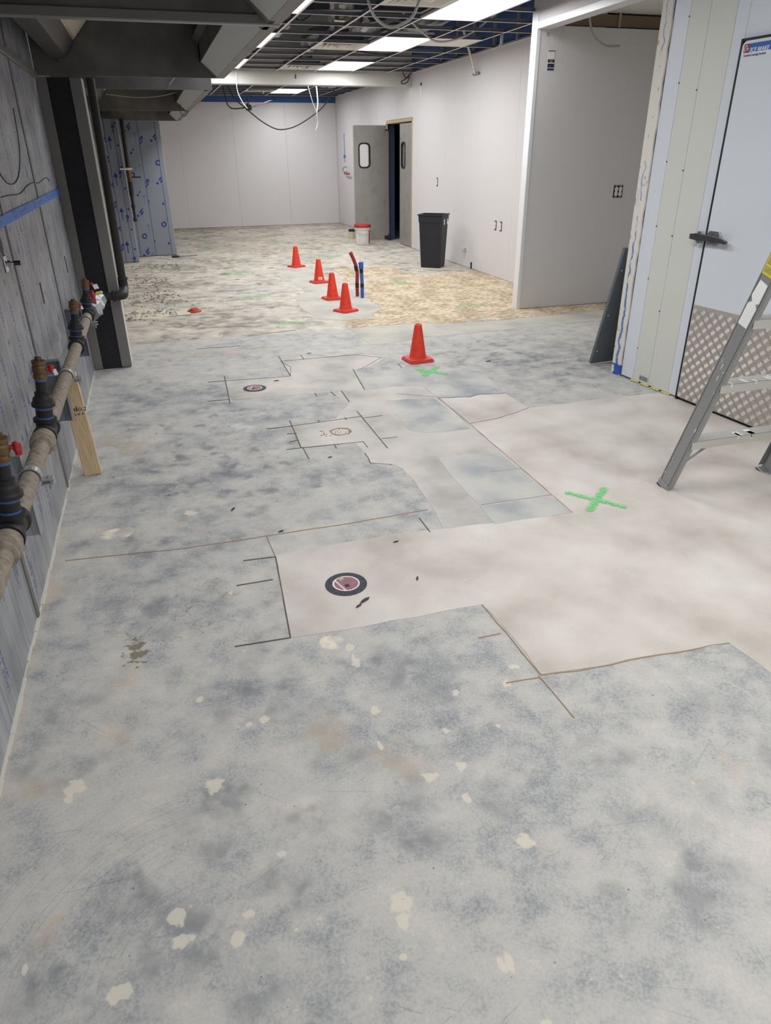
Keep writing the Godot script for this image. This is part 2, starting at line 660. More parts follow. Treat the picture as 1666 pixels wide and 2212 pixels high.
func diagonal_film(w: int, h: int, arrows: bool) -> Image:
	# the film of the two far sheets, 500 pixels to the metre: dotted lines of print across the sheet, ring marks, arrows
	var im := Image.create(w, h, false, Image.FORMAT_RGB8)
	var base := Color8(136, 142, 152)
	im.fill(base)
	var ink := Color8(22, 48, 118)
	var pale := Color8(84, 100, 134)
	var d := Vector2(0.66, -0.75)
	var s := Vector2(0.75, 0.66)
	for gx in range(-1, 4):
		for gy in range(-1, 9):
			var p := Vector2(gx * 196.0 + (gy % 2) * 24, gy * 158.0 + gx * 70)
			if (gx + gy) % 3 == 0 and arrows == false:
				for t in 60:
					var ang := TAU * t / 60
					if absf(sin(ang - 0.9)) > 0.25:
						im.fill_rect(Rect2i(int(p.x + cos(ang) * 17), int(p.y + sin(ang) * 17), 9, 9), ink)
				stroke(im, p + d * 36, p + d * 108, 3, pale)
				stroke(im, p + d * 36 + s * 11, p + d * 96 + s * 11, 2, pale)
			else:
				im.fill_rect(Rect2i(int(p.x - 8), int(p.y - 8), 16, 16), ink)
				for row in 2:
					for t in 17:
						if (t * 7 + gy * 3 + row) % 6 != 0:
							var q := p + d * (26 + t * 6.4) + s * (row * 17 - 8)
							im.fill_rect(Rect2i(int(q.x), int(q.y), 10, 10), ink)
				var e := p + d * 146
				im.fill_rect(Rect2i(int(e.x - 11), int(e.y - 11), 22, 22), ink)
				im.fill_rect(Rect2i(int(e.x - 5), int(e.y - 5), 6, 6), base)
	if arrows:
		im.fill_rect(Rect2i(int(0.36 * w), 0, int(0.36 * w), h), base)
		for y in range(120, h, 250):
			var cx := int(0.54 * w)
			im.fill_rect(Rect2i(cx - 3, y, 6, 84), ink)
			for r in 34:
				im.fill_rect(Rect2i(cx - r / 2, y - 8 + r, r + 1, 1), ink)
		for y in range(20, h, 150):
			im.fill_rect(Rect2i(int(0.86 * w), y, 13, 13), ink)
	else:
		im.fill_rect(Rect2i(int(0.52 * w), 0, int(0.11 * w), h), base)
		im.fill_rect(Rect2i(int(0.93 * w), 0, int(0.07 * w), h), Color8(140, 146, 154))
		for y in range(80, h, 230):
			var cx := int(0.575 * w)
			stroke(im, Vector2(cx, y), Vector2(cx, y + 74), 3, pale)
			stroke(im, Vector2(cx, y), Vector2(cx - 14, y + 22), 3, pale)
			stroke(im, Vector2(cx, y), Vector2(cx + 14, y + 22), 3, pale)
	for x in ([0.36, 0.78] if arrows else [0.1, 0.36, 0.63, 0.92]):
		im.fill_rect(Rect2i(int(x * w), 0, 4, h), Color8(50, 66, 112))
	return im

func wood_image(w: int, h: int) -> Image:
	var s := streaks(41, 0.05, w, h, 1, 26, 4)
	var im := Image.create(w, h, false, Image.FORMAT_RGB8)
	for y in h:
		for x in w:
			var knot := Vector2(x - w * 0.55, (y - h * 0.33) * 0.35).length()
			var t := sin((x * 0.14 + s[y * w + x] * 0.07) + 26.0 / (knot * 0.05 + 1.0)) * 0.5 + 0.5
			var c := Color8(216, 194, 158).lerp(Color8(188, 158, 120), t * 0.75)
			if knot < 4.0:
				c = Color8(120, 88, 60)
			im.set_pixel(x, y, c)
	for p in [[0.7, 0.55], [0.3, 0.75], [0.75, 0.9], [0.2, 0.2], [0.6, 0.12]]:
		im.fill_rect(Rect2i(int(p[0] * w), int(p[1] * h), 3, 3), Color8(70, 52, 40))
	return im

func make_materials() -> void:
	mat("white_panel", c8(222, 219, 220), 0.38)
	M.white_panel.normal_enabled = true
	M.white_panel.normal_texture = noise_tex(5, 0.09, 512, [], 3, true, 5.0)
	M.white_panel.normal_scale = 0.35
	triplanar(M.white_panel, 2.2)
	mat("white_trim", c8(236, 237, 240), 0.3)
	mat("white_paint", c8(228, 226, 218), 0.6)
	mat("beam_paint", c8(200, 198, 192), 0.6)
	mat("cooler_white", c8(224, 230, 238), 0.32)
	mat("cooler_cream", c8(220, 222, 214), 0.36)
	mat("gasket", c8(22, 24, 28), 0.6)
	mat("dark_steel", c8(124, 123, 124), 0.5, 0.35)
	M.dark_steel.albedo_texture = noise_tex(8, 0.006, 512, [[0.0, Color(0.72, 0.72, 0.72)], [1.0, Color(1, 0.98, 0.96)]])
	triplanar(M.dark_steel, 0.7)
	mat("lit_lip_steel", c8(214, 213, 210), 0.42, 0.25)  # lighter copy of the hood steel, floor light painted into its colour
	mat("shaded_steel", c8(58, 58, 60), 0.5, 0.3)  # darker copy of the hood steel, shade painted into the trough colour
	mat("bright_steel", c8(190, 190, 192), 0.34, 0.85)
	mat("filter_steel", c8(205, 196, 176), 0.4, 0.6)
	mat("grey_strip", c8(128, 126, 124), 0.45, 0.4)
	mat("black_board", c8(30, 31, 36), 0.75)
	M.black_board.albedo_texture = noise_tex(9, 0.03, 512, [[0.0, Color(0.75, 0.75, 0.78)], [0.62, Color(0.95, 0.95, 1)], [1.0, Color(1, 1, 1)]])
	triplanar(M.black_board, 1.2)
	mat("plaster_edge", c8(205, 202, 194), 0.8)
	mat("galvanised", c8(164, 168, 172), 0.42, 0.45)
	mat("aluminium", c8(176, 177, 178), 0.42, 0.5)
	M.aluminium.albedo_texture = noise_tex(21, 0.09, 512, [[0.0, Color(0.78, 0.78, 0.78)], [0.5, Color(0.92, 0.92, 0.92)], [1.0, Color(1, 1, 1)]])
	triplanar(M.aluminium, 4.0)
	mat("aluminium_worn", c8(206, 204, 198), 0.5, 0.45)
	mat("black_iron", c8(44, 42, 42), 0.55, 0.3)
	mat("dusty_pipe", c8(160, 148, 134), 0.75)
	M.dusty_pipe.albedo_texture = noise_tex(22, 0.025, 512, [[0.0, Color(0.62, 0.6, 0.58)], [0.5, Color(0.92, 0.91, 0.9)], [1.0, Color(1, 1, 1)]])
	triplanar(M.dusty_pipe, 2.5)
	mat("brass", c8(112, 90, 60), 0.5, 0.6)
	mat("red_plastic", c8(168, 30, 34), 0.45)
	mat("tape_blue", c8(66, 104, 164), 0.6)
	mat("cone_orange", c8(238, 68, 44), 0.5)
	M.cone_orange.albedo_texture = noise_tex(23, 0.02, 512, [[0.0, Color(0.86, 0.84, 0.84)], [0.6, Color(1, 1, 1)], [1.0, Color(1, 1, 1)]])
	triplanar(M.cone_orange, 2.0)
	mat("cone_base", c8(214, 72, 62), 0.6)
	mat("paper", c8(232, 232, 230), 0.7)
	mat("ink", c8(40, 42, 48), 0.7)
	mat("bin_black", c8(36, 38, 45), 0.5)
	M.bin_black.albedo_texture = noise_tex(24, 0.012, 512, [[0.0, Color(0.8, 0.8, 0.82)], [0.7, Color(0.95, 0.95, 1)], [1.0, Color(1, 1, 1)]])
	triplanar(M.bin_black, 1.3)
	mat("bucket_white", c8(216, 212, 208), 0.45)
	mat("lid_red", c8(178, 48, 48), 0.45)
	mat("can_cream", c8(206, 196, 160), 0.6)
	mat("door_steel", c8(172, 170, 165), 0.42, 0.4)
	M.door_steel.albedo_texture = noise_tex(25, 0.008, 512, [[0.0, Color(0.9, 0.9, 0.9)], [0.4, Color(0.97, 0.97, 0.97)], [1.0, Color(1, 1, 1)]])
	triplanar(M.door_steel, 0.8)
	mat("raw_wood", c8(188, 168, 132), 0.7)
	mat("brown_wood", c8(132, 112, 92), 0.75)
	mat("navy", c8(58, 62, 88), 0.6)
	mat("teal", c8(58, 84, 86), 0.7)
	mat("blue_board", c8(62, 98, 158), 0.8)
	mat("deck", c8(128, 120, 114), 0.85)
	mat("joist", c8(92, 98, 112), 0.6, 0.2)
	mat("tee_web", c8(112, 116, 126), 0.45, 0.4)
	mat("tee_face", c8(222, 222, 224), 0.5)
	mat("foil", c8(196, 196, 198), 0.26, 0.95)
	mat("cable_grey", c8(176, 176, 178), 0.5, 0.2)
	mat("cable_dark", c8(58, 55, 54), 0.6)
	mat("cable_white", c8(222, 222, 222), 0.5)
	mat("slate_metal", c8(104, 112, 118), 0.45, 0.15)
	mat("lamp_face", c8(255, 255, 255), 0.5)
	M.lamp_face.emission_enabled = true
	M.lamp_face.emission = Color(1.0, 0.99, 0.97)
	M.lamp_face.emission_energy_multiplier = 2.2
	mat("saw_dark", c8(98, 91, 85), 0.95)
	mat("saw_tan", c8(168, 146, 118), 0.95)
	mat("rubber_dark", c8(66, 72, 80), 0.75)
	M.rubber_dark.albedo_texture = noise_tex(26, 0.05, 256, [[0.0, Color(0.55, 0.55, 0.58)], [0.55, Color(0.9, 0.9, 0.92)], [0.8, Color(1, 1, 1)], [1.0, Color(1, 1, 1)]])
	triplanar(M.rubber_dark, 4.0)
	mat("debris", c8(72, 62, 56), 0.9)
	mat("foam", c8(214, 204, 128), 0.8)
	mat("conduit_red", c8(150, 44, 54), 0.5)
	mat("conduit_blue", c8(40, 96, 190), 0.5)
	mat("tape_black", c8(30, 30, 32), 0.5)
	mat("plate_tread", c8(184, 178, 171), 0.42, 0.25)
	mat("tread_bar", c8(194, 188, 181), 0.34, 0.3)
	mat("chrome", c8(206, 206, 210), 0.18, 0.95)
	mat("chrome_dark", c8(96, 98, 104), 0.3, 0.7)
	mat("rubble", c8(200, 188, 168), 0.9)
	mat("plastic_clear", Color(0.93, 0.95, 0.96, 0.25), 0.1)
	M.plastic_clear.transparency = BaseMaterial3D.TRANSPARENCY_ALPHA
	mat("window_pane", Color(0.95, 0.96, 0.97, 0.12), 0.05)
	M.window_pane.transparency = BaseMaterial3D.TRANSPARENCY_ALPHA
	mat("sign_blue", c8(28, 92, 176), 0.4)
	mat("sign_red", c8(150, 40, 48), 0.4)
	mat("sign_white", c8(235, 238, 242), 0.4)
	mat("label_navy", c8(32, 38, 74), 0.5)

	var im := film_image(820, 1800)
	mat("film_sheet", Color(0.98, 0.98, 1.0), 0.5, 0.1)
	M.film_sheet.albedo_texture = tex(im)
	mat("film_arrows", Color.WHITE, 0.4, 0.15)
	M.film_arrows.albedo_texture = tex(diagonal_film(152, 1024, true))
	mat("film_print", Color.WHITE, 0.4, 0.15)
	M.film_print.albedo_texture = tex(diagonal_film(468, 1024, false))
	mat("pine", Color.WHITE, 0.7)
	M.pine.albedo_texture = tex(wood_image(96, 512))


func _ready() -> void:
	rng.seed = 20240611
	# ---- camera
	var cam := Camera3D.new()
	cam.name = "camera"
	cam.fov = 72.476
	cam.keep_aspect = Camera3D.KEEP_HEIGHT
	cam.near = 0.05
	cam.far = 80.0
	cam.transform = Transform3D(Basis(Vector3(0.95580, -0.00879, 0.29387), Vector3(0.14189, 0.88924, -0.43489), Vector3(-0.25750, 0.45736, 0.85118)).orthonormalized(), Vector3(0, 1.57, 0))
	add_child(cam)
	cam.current = true
	# ---- air and exposure: the room is closed, so the sky only stands outside it
	var we := WorldEnvironment.new()
	we.name = "surroundings"
	var e := Environment.new()
	e.background_mode = Environment.BG_COLOR
	e.background_color = Color(0.05, 0.05, 0.06)
	e.tonemap_mode = Environment.TONE_MAPPER_LINEAR
	e.tonemap_exposure = EXPOSURE
	e.sdfgi_enabled = true
	e.ssao_enabled = true
	e.ssil_enabled = true
	we.environment = e
	add_child(we)

	make_materials()
	lights()
	build_floor()
	build_walls()
	build_cooler()
	build_overhead()
	build_ceiling_grid()
	build_hoods()
	build_side_doors()
	build_manifold()
	build_ladder()
	build_cones()
	build_floor_things()
	build_wall_things()
	build_cables()


# ---------------------------------------------------------------- lamps
func lights() -> void:
	var proto: Node3D = null
	var spots := []
	for z in [-7.29, -9.73, -12.17, -17.05, -14.61]:  # the last panel is added out of sight to brighten the back wall
		spots.append([3.105, z])
	for z in [-7.29, -9.73, -12.17, -4.85, -2.41, 0.03, 2.47]:
		spots.append([1.275, z])
	spots.append([3.105, 0.03])
	var names := {
		0: "nearest of the wide lit ceiling panels, over the front traffic cone", 1: "second lit ceiling panel from the front, beside a plain white tile",
		2: "third lit ceiling panel, just before the white bulkhead beam", 3: "farthest lit ceiling panel, beyond the white bulkhead beam",
		4: "added unseen ceiling panel behind the white bulkhead beam, brightening the back wall", 5: "lit ceiling strip peeping out beside the front end of the second hood", 6: "lit ceiling strip beside the middle of the second hood",
		7: "lit ceiling strip where the second hood meets the bulkhead beam", 8: "lit ceiling panel beside the nearest hood, above the frame", 9: "lit ceiling panel beside the hood section directly overhead",
		10: "lit ceiling panel right above the photographer", 11: "lit ceiling panel close to the wall behind the photographer", 12: "lit ceiling panel behind the photographer by the cooler side"}
	for i in spots.size():
		var at := Vector3(spots[i][0], 2.743, spots[i][1])
		var label: String = names.get(i, "flat square-edged ceiling light panel set in the open grid over the hoods' side")
		if proto == null:
			proto = thing("ceiling_light", label, "ceiling light", at, 0.0, "lit panels in the ceiling grid")
			var st := mb()
			box(st, Vector3(-0.296, 0.0005, -0.602), Vector3(0.296, 0.006, 0.602))
			obj("lamp_lens", st, M.lamp_face, proto)
			st = mb()
			for s in [-1, 1]:
				box(st, Vector3(s * 0.303 - 0.006, -0.001, -0.608), Vector3(s * 0.303 + 0.006, 0.05, 0.608))
				box(st, Vector3(-0.297, -0.001, s * 0.605 - 0.004), Vector3(0.297, 0.05, s * 0.605 + 0.004))
			box(st, Vector3(-0.3, 0.012, -0.605), Vector3(0.3, 0.06, 0.605), 0.004)
			obj("lamp_housing", st, M.white_trim, proto)
		else:
			var c := dup(proto, "ceiling_light", at, 0.0, label)
			c.set_meta("group", "lit panels in the ceiling grid")
		var a := AreaLight3D.new()
		a.name = "lamp_glow_%d" % i
		a.area_size = Vector2(0.58, 1.19)
		a.area_normalize_energy = true
		a.light_energy = LAMP
		a.light_color = Color(0.985, 0.992, 1.0)
		a.shadow_enabled = true
		a.area_range = 30.0
		a.area_attenuation = 2.0
		a.transform = Transform3D(Basis(Vector3(1, 0, 0), Vector3(0, 0, -1), Vector3(0, 1, 0)), at + Vector3(0, -0.006, 0))
		add_child(a)


# ---------------------------------------------------------------- floor
func build_floor() -> void:
	var root := structure("floor", "worn concrete floor with saw-cut patches and paint drips")
	var near_stops := [[0, 130, 132, 134], [70, 154, 155, 155], [108, 169, 168, 166], [140, 178, 176, 172], [190, 186, 182, 177], [255, 196, 191, 183]]
	var a := ground(-0.7, -3.3, 3.5, -0.4, 2048, 1414, near_stops, false)
	var dark := Color8(122, 124, 128)
	var tan := Color8(196, 178, 156)
	var cream := Color8(216, 208, 192)
	var dk := [[0.10, -1.93, 0.068, 0.085], [0.24, -1.86, 0.104, 0.065], [0.10, -1.76, 0.255, 0.075], [0.58, -1.70, 0.088, 0.129], [-0.48, -1.67, 0.102, 0.055], [-0.47, -1.86, 0.166, 0.060],
		[-0.03, -1.33, 0.186, 0.087], [-0.34, -1.22, 0.064, 0.088], [0.06, -1.13, 0.096, 0.036], [1.06, -1.18, 0.088, 0.066], [1.08, -0.99, 0.093, 0.073], [0.49, -1.13, 0.057, 0.036], [-0.20, -1.11, 0.122, 0.068],
		[0.63, -1.20, 0.048, 0.056], [-0.10, -2.39, 0.225, 0.097], [0.25, -1.46, 0.191, 0.084], [-0.18, -1.01, 0.135, 0.061], [1.02, -0.83, 0.128, 0.061], [-0.45, -1.02, 0.084, 0.039], [-0.27, -2.52, 0.106, 0.086],
		[0.37, -1.23, 0.094, 0.056], [0.04, -0.88, 0.056, 0.046], [0.47, -0.70, 0.045, 0.032], [1.48, -1.24, 0.081, 0.097], [0.22, -2.13, 0.049, 0.113], [0.06, -3.05, 0.35, 0.16], [-0.3, -2.85, 0.22, 0.14]]
	for s in dk:
		a.stain(s[0], s[1], s[2] * 1.5, s[3] * 1.5, dark, 0.30, 1.0, 0.9)
	for s in [[-0.31, -2.03, 0.033, 0.125], [-0.62, -2.60, 0.053, 0.210], [-0.34, -1.79, 0.048, 0.062], [1.36, -1.10, 0.025, 0.049], [1.15, -1.08, 0.061, 0.020], [0.30, -1.55, 0.094, 0.055], [-0.56, -1.62, 0.062, 0.035],
		[0.72, -1.01, 0.018, 0.019], [-0.44, -1.18, 0.041, 0.029], [0.56, -1.14, 0.046, 0.033], [0.47, -1.44, 0.078, 0.069], [-0.63, -2.0, 0.02, 0.5], [-0.62, -3.0, 0.03, 0.4]]:
		a.stain(s[0], s[1], s[2] * 1.25, s[3] * 1.25, tan, 0.3, 0.9, 0.9)
	for s in [[-0.44, -1.58, 0.030, 0.028], [-0.45, -1.55, 0.011, 0.020], [-0.06, -1.47, 0.025, 0.025], [0.52, -1.32, 0.022, 0.015], [0.62, -1.33, 0.015, 0.017], [0.59, -1.22, 0.011, 0.017], [0.33, -0.99, 0.025, 0.028],
		[0.32, -0.95, 0.015, 0.025], [0.68, -1.05, 0.023, 0.021], [-0.30, -0.98, 0.026, 0.021], [0.08, -1.20, 0.011, 0.012], [0.49, -0.79, 0.009, 0.021], [0.51, -0.79, 0.009, 0.018], [0.29, -0.87, 0.011, 0.007],
		[0.53, -0.66, 0.013, 0.007], [0.42, -1.47, 0.007, 0.018], [0.45, -1.62, 0.014, 0.020], [0.40, -2.00, 0.042, 0.034], [0.45, -1.95, 0.019, 0.020], [0.45, -1.87, 0.014, 0.029], [0.90, -1.61, 0.015, 0.017],
		[0.96, -1.68, 0.020, 0.013], [0.63, -1.47, 0.011, 0.013], [0.72, -1.62, 0.012, 0.012], [0.11, -1.69, 0.017, 0.016], [0.06, -1.68, 0.012, 0.012], [-0.50, -1.09, 0.005, 0.014], [-0.38, -3.10, 0.074, 0.047],
		[-0.03, -3.21, 0.031, 0.031], [-0.05, -1.02, 0.017, 0.018], [-0.18, -1.11, 0.020, 0.025], [-0.17, -1.05, 0.022, 0.015], [0.79, -1.44, 0.007, 0.009], [-0.02, -1.07, 0.016, 0.009], [-0.08, -1.84, 0.014, 0.013],
		[0.08, -1.00, 0.006, 0.005], [0.08, -2.44, 0.011, 0.020]]:
		a.stain(s[0], s[1], s[2] * 1.1, s[3] * 1.1, cream, 0.85, 0.25, 0.3)
	for k in 1100:   # drips, grit and scuffs
		var x := rng.randf_range(-0.62, 2.6)
		var z := rng.randf_range(-3.25, -0.5)
		if k % 4 == 0:
			a.stain(x, z, rng.randf_range(0.002, 0.007), rng.randf_range(0.002, 0.006), cream, 0.6, 0.6, 0.4)
		elif k % 4 == 1:
			a.stain(x, z, rng.randf_range(0.001, 0.003), rng.randf_range(0.001, 0.003), Color8(84, 78, 72), 0.7, 0.6, 0.3)
		else:
			var t := rng.randf_range(-0.7, 0.9)
			var l := rng.randf_range(0.02, 0.14)
			a.scratch(x, z, x + cos(t) * l, z + sin(t) * l, Color8(206, 204, 200) if k % 8 < 5 else Color8(112, 116, 122), rng.randf_range(0.15, 0.5))
	for k in 46:   # sweeping grinder arcs at the left
		var r := rng.randf_range(0.2, 0.6)
		var c := Vector2(-0.1, -0.95)
		var t0 := rng.randf_range(3.3, 4.2)
		for s in 10:
			var u := t0 + s * 0.06
			a.scratch(c.x + cos(u) * r, c.y + sin(u) * r, c.x + cos(u + 0.06) * r, c.y + sin(u + 0.06) * r, Color8(196, 194, 190) if k % 2 else Color8(118, 120, 126), 0.3)
	for k in 34:   # crazing by the wall
		var x := rng.randf_range(-0.32, 0.1)
		var z := rng.randf_range(-2.55, -2.12)
		for s in 6:
			var nx := x + rng.randf_range(-0.03, 0.03)
			var nz := z + rng.randf_range(-0.03, 0.03)
			a.scratch(x, z, nx, nz, Color8(104, 92, 70), 0.45)
			x = nx
			z = nz
	a.stain(-0.28, -2.16, 0.035, 0.06, Color8(112, 104, 82), 0.75, 0.5, 0.9)

	var b := ground(-0.7, -6.9, 4.9, -3.3, 2048, 1317, near_stops, false)
	for s in [[0.18, -4.10, 0.215, 0.391], [0.44, -4.18, 0.221, 0.327], [0.03, -3.52, 0.282, 0.301], [0.70, -3.49, 0.292, 0.374], [-0.20, -3.92, 0.254, 0.427], [0.27, -3.25, 0.329, 0.205], [-0.43, -4.55, 0.171, 0.360],
		[-0.28, -3.44, 0.181, 0.284], [3.09, -4.82, 0.244, 0.355], [2.73, -5.09, 0.286, 0.445], [2.44, -5.67, 0.308, 0.299], [0.42, -4.97, 0.191, 0.273], [0.04, -5.21, 0.294, 0.291], [-0.36, -5.35, 0.197, 0.298],
		[3.3, -5.4, 0.5, 0.4], [0.97, -4.67, 0.187, 0.202]]:
		b.stain(s[0], s[1], s[2] * 1.3, s[3] * 1.3, dark, 0.28, 1.0, 0.9)
	for s in [[-0.3, -4.2, 0.12, 0.14], [-0.45, -4.4, 0.1, 0.1], [2.1, -5.0, 0.12, 0.1], [2.0, -6.4, 0.4, 0.12], [0.3, -6.35, 0.7, 0.1], [2.5, -4.95, 0.15, 0.04]]:
		b.stain(s[0], s[1], s[2], s[3], tan, 0.5, 0.7, 0.7)
	for s in [[0.87, -4.72, 0.05, 0.04], [3.2, -5.15, 0.06, 0.03], [3.0, -4.55, 0.05, 0.03], [3.15, -4.75, 0.03, 0.03], [2.75, -5.6, 0.06, 0.03], [0.1, -5.5, 0.05, 0.04], [0.0, -3.4, 0.05, 0.04], [0.35, -4.35, 0.12, 0.1]]:
		b.stain(s[0], s[1], s[2], s[3], Color8(206, 204, 200), 0.55, 0.4, 0.5)
	for k in 900:
		var x := rng.randf_range(-0.62, 3.6)
		var z := rng.randf_range(-6.85, -3.35)
		var t := rng.randf_range(-0.5, 0.6)
		var l := rng.randf_range(0.03, 0.3)
		if k % 5 == 0:
			b.stain(x, z, rng.randf_range(0.002, 0.01), rng.randf_range(0.002, 0.012), Color8(208, 204, 196) if k % 10 else Color8(70, 64, 60), 0.7, 0.6, 0.4)
		else:
			b.scratch(x, z, x + cos(t) * l, z + sin(t) * l, Color8(206, 204, 200) if k % 8 < 5 else Color8(118, 120, 126), rng.randf_range(0.15, 0.5))

	var far_stops := [[0, 130, 124, 115], [58, 154, 148, 138], [100, 173, 167, 157], [140, 184, 178, 167], [190, 197, 190, 176], [255, 210, 202, 188]]
	var f := ground(-0.7, -18.7, 4.6, -6.9, 1024, 2048, far_stops, true)
	for s in [[0.0, -11.9, 0.9, 0.55], [0.3, -7.6, 0.5, 0.3], [-0.2, -9.0, 0.4, 0.5], [1.0, -12.3, 0.7, 0.3], [0.6, -8.9, 0.8, 0.15], [0.0, -10.2, 0.8, 0.25]]:
		f.stain(s[0], s[1], s[2], s[3], Color8(126, 116, 104), 0.55, 1.0, 0.6)
	for s in [[1.5, -14.5, 1.2, 0.5], [2.6, -16.0, 1.4, 0.8], [3.0, -11.5, 0.9, 0.4], [2.2, -13.5, 1.0, 0.5], [1.2, -16.8, 1.2, 0.5], [3.4, -14.5, 0.7, 0.6], [2.9, -9.9, 0.7, 0.4]]:
		f.stain(s[0], s[1], s[2], s[3], Color8(214, 194, 160), 0.5, 1.0, 0.7)
	for s in [[2.2, -18.2, 2.4, 0.35], [0.9, -18.0, 0.8, 0.4]]:
		f.stain(s[0], s[1], s[2], s[3], Color8(164, 136, 112), 0.6, 0.8, 0.5)
	for s in [[3.3, -10.6, 0.5, 0.6], [3.6, -12.2, 0.7, 0.7], [1.0, -9.4, 0.7, 0.5], [1.1, -8.1, 0.4, 0.3]]:
		f.stain(s[0], s[1], s[2], s[3], Color8(190, 190, 186), 0.5, 1.0, 0.6)
	for k in 1500:
		var x := rng.randf_range(-0.6, 4.4)
		var z := rng.randf_range(-18.4, -6.95)
		var l := rng.randf_range(0.05, 0.4)
		if k % 3 == 0:
			f.stain(x, z, rng.randf_range(0.02, 0.16), rng.randf_range(0.02, 0.1), Color8(214, 204, 184) if k % 2 else Color8(130, 118, 102), 0.6, 0.5, 1.0)
		else:
			f.scratch(x, z, x + l, z + rng.randf_range(-0.06, 0.03), Color8(98, 84, 66) if k % 4 == 1 else Color8(222, 212, 192), rng.randf_range(0.2, 0.7))

	var slabs := [["ground_near", a, -0.7, -3.3, 3.5, -0.4], ["ground_middle", b, -0.7, -6.9, 4.9, -3.3], ["ground_far", f, -0.7, -18.7, 4.6, -6.9]]
	for s in slabs:
		var st := mb()
		quad(st, Vector3(s[2], 0, s[3]), Vector3(s[4], 0, s[3]), Vector3(s[4], 0, s[5]), Vector3(s[2], 0, s[5]), Vector3.UP)
		obj("concrete_slab", st, ground_mat(s[0], s[1]), root)
	var g_mat := concrete_mat("concrete_grey", 51, near_stops)
	var back := mb()
	for r in [[-0.7, -0.4, 3.5, 4.4], [3.5, -3.3, 4.9, 4.4], [4.9, -7.4, 7.0, 4.4], [4.6, -18.7, 7.6, -7.4]]:
		quad(back, Vector3(r[0], 0, r[1]), Vector3(r[2], 0, r[1]), Vector3(r[2], 0, r[3]), Vector3(r[0], 0, r[3]), Vector3.UP, Rect2(0, 0, (r[2] - r[0]) * 0.4, (r[3] - r[1]) * 0.4))
	obj("concrete_slab", back, g_mat, root)
	var under := mb()
	box(under, Vector3(-0.9, -0.25, -18.9), Vector3(7.8, -0.004, 4.6))
	obj("ground_bed", under, M.deck, root)

	# ---- patches of newer concrete, as they were sawn and refilled
	var beige := concrete_mat("concrete_beige", 52, [[0, 170, 162, 153], [70, 187, 180, 172], [128, 198, 191, 184], [190, 205, 199, 192], [255, 214, 208, 200]], 1024, 13)
	var beige2 := concrete_mat("concrete_buff", 56, [[0, 156, 152, 147], [70, 174, 170, 165], [128, 188, 183, 177], [190, 196, 190, 183], [255, 206, 200, 192]], 1024, 14)
	var blue := concrete_mat("concrete_blue", 53, [[0, 144, 146, 148], [80, 164, 166, 166], [140, 180, 179, 176], [200, 188, 186, 181], [255, 198, 194, 187]], 1024, 17)
	var pale := concrete_mat("concrete_pale", 54, [[0, 150, 147, 140], [80, 168, 165, 157], [140, 180, 177, 168], [200, 189, 185, 175], [255, 200, 195, 184]])
	var patches := [
		[beige, 0.0012, [30, -267, 52, -269, 92, -269, 134, -265, 175, -263, 175, -284, 176, -324, 177, -395, 228, -411, 278, -412, 332, -412, 350, -395, 352, -42, 178, -42, 177, -132, 175, -156, 150, -158, 125, -159, 103, -161, 103, -185, 102, -199, 101, -205, 74, -205, 26, -207]],
		[beige, 0.0016, [178, -451, 198, -446, 207, -449, 227, -446, 228, -411, 201, -399, 177, -395]],
		[beige2, 0.0010, [35, -544, 86, -542, 86, -587, 123, -587, 165, -586, 171, -567, 154, -547, 137, -541, 132, -487, 156, -490, 176, -483, 176, -454, 177, -395, 176, -324, 175, -284, 175, -263, 134, -265, 109, -267, 112, -288, 114, -322, 113, -340, 110, -347, 103, -347, 98, -353, 99, -368, 98, -385, 65, -389, 67, -428, 97, -432, 115, -463, 115, -489, 35, -496]],
		[blue, 0.0018, [138, -541, 154, -533, 177, -531, 208, -526, 233, -505, 228, -447, 207, -449, 199, -445, 176, -453, 176, -483, 155, -488, 132, -485]],
		[blue, 0.0020, [139, -457, 157, -456, 174, -450, 175, -419, 174, -386, 155, -386, 144, -388, 136, -396, 137, -425]],
		[blue, 0.0020, [137, -348, 156, -347, 174, -344, 175, -317, 175, -284, 154, -284, 135, -285, 135, -316]],
		[blue, 0.0022, [135, -284, 154, -283, 175, -283, 175, -263, 154, -264, 134, -264]],
		[pale, 0.0014, [167, -1144, 216, -1152, 220, -1050, 232, -909, 232, -771, 213, -756, 213, -728, 184, -726, 153, -742, 146, -810, 153, -885, 172, -912]],
		[pale, 0.0014, [171, -691, 230, -691, 289, -675, 374, -680, 467, -687, 437, -641, 270, -629, 232, -630, 191, -617, 174, -618]],
	]
	for p in patches:
		var st := mb()
		slab(st, p[2], -0.002, p[1], 0.39, 0.006)
		obj("concrete_patch", st, p[0], root)
	# ---- old tile mortar, combed by the trowel
	var comb := Image.create(512, 512, false, Image.FORMAT_RGB8)
	var w1 := bytes(61, 0.006, 512, 512, 3)
	var w2 := bytes(62, 0.03, 512, 512, 3)
	var lut := ramp([[0, 164, 142, 114], [90, 188, 168, 140], [140, 204, 187, 162], [200, 212, 198, 174], [255, 220, 207, 184]])
	var hgt := Image.create(512, 512, false, Image.FORMAT_L8)
	for y in 512:
		for x in 512:
			var k := y * 512 + x
			var ridge := sin(x * TAU / 512.0 * 44.0 + sin(y * TAU / 512.0 * 2.0) * 6.0) * 0.5 + 0.5
			var smear := clampf((w1[k] - 118) / 22.0, 0.0, 1.0)
			var hh := ridge * (1.0 - smear * 0.85)
			var t := clampi(int(128 + (w2[k] - 128) * 1.3 + (w1[k] - 128) * 0.8 + (hh - 0.5) * 36), 0, 255) * 3
			comb.set_pixel(x, y, Color8(lut[t], lut[t + 1], lut[t + 2]))
			hgt.set_pixel(x, y, Color(hh, hh, hh))
	hgt.bump_map_to_normal_map(3.0)
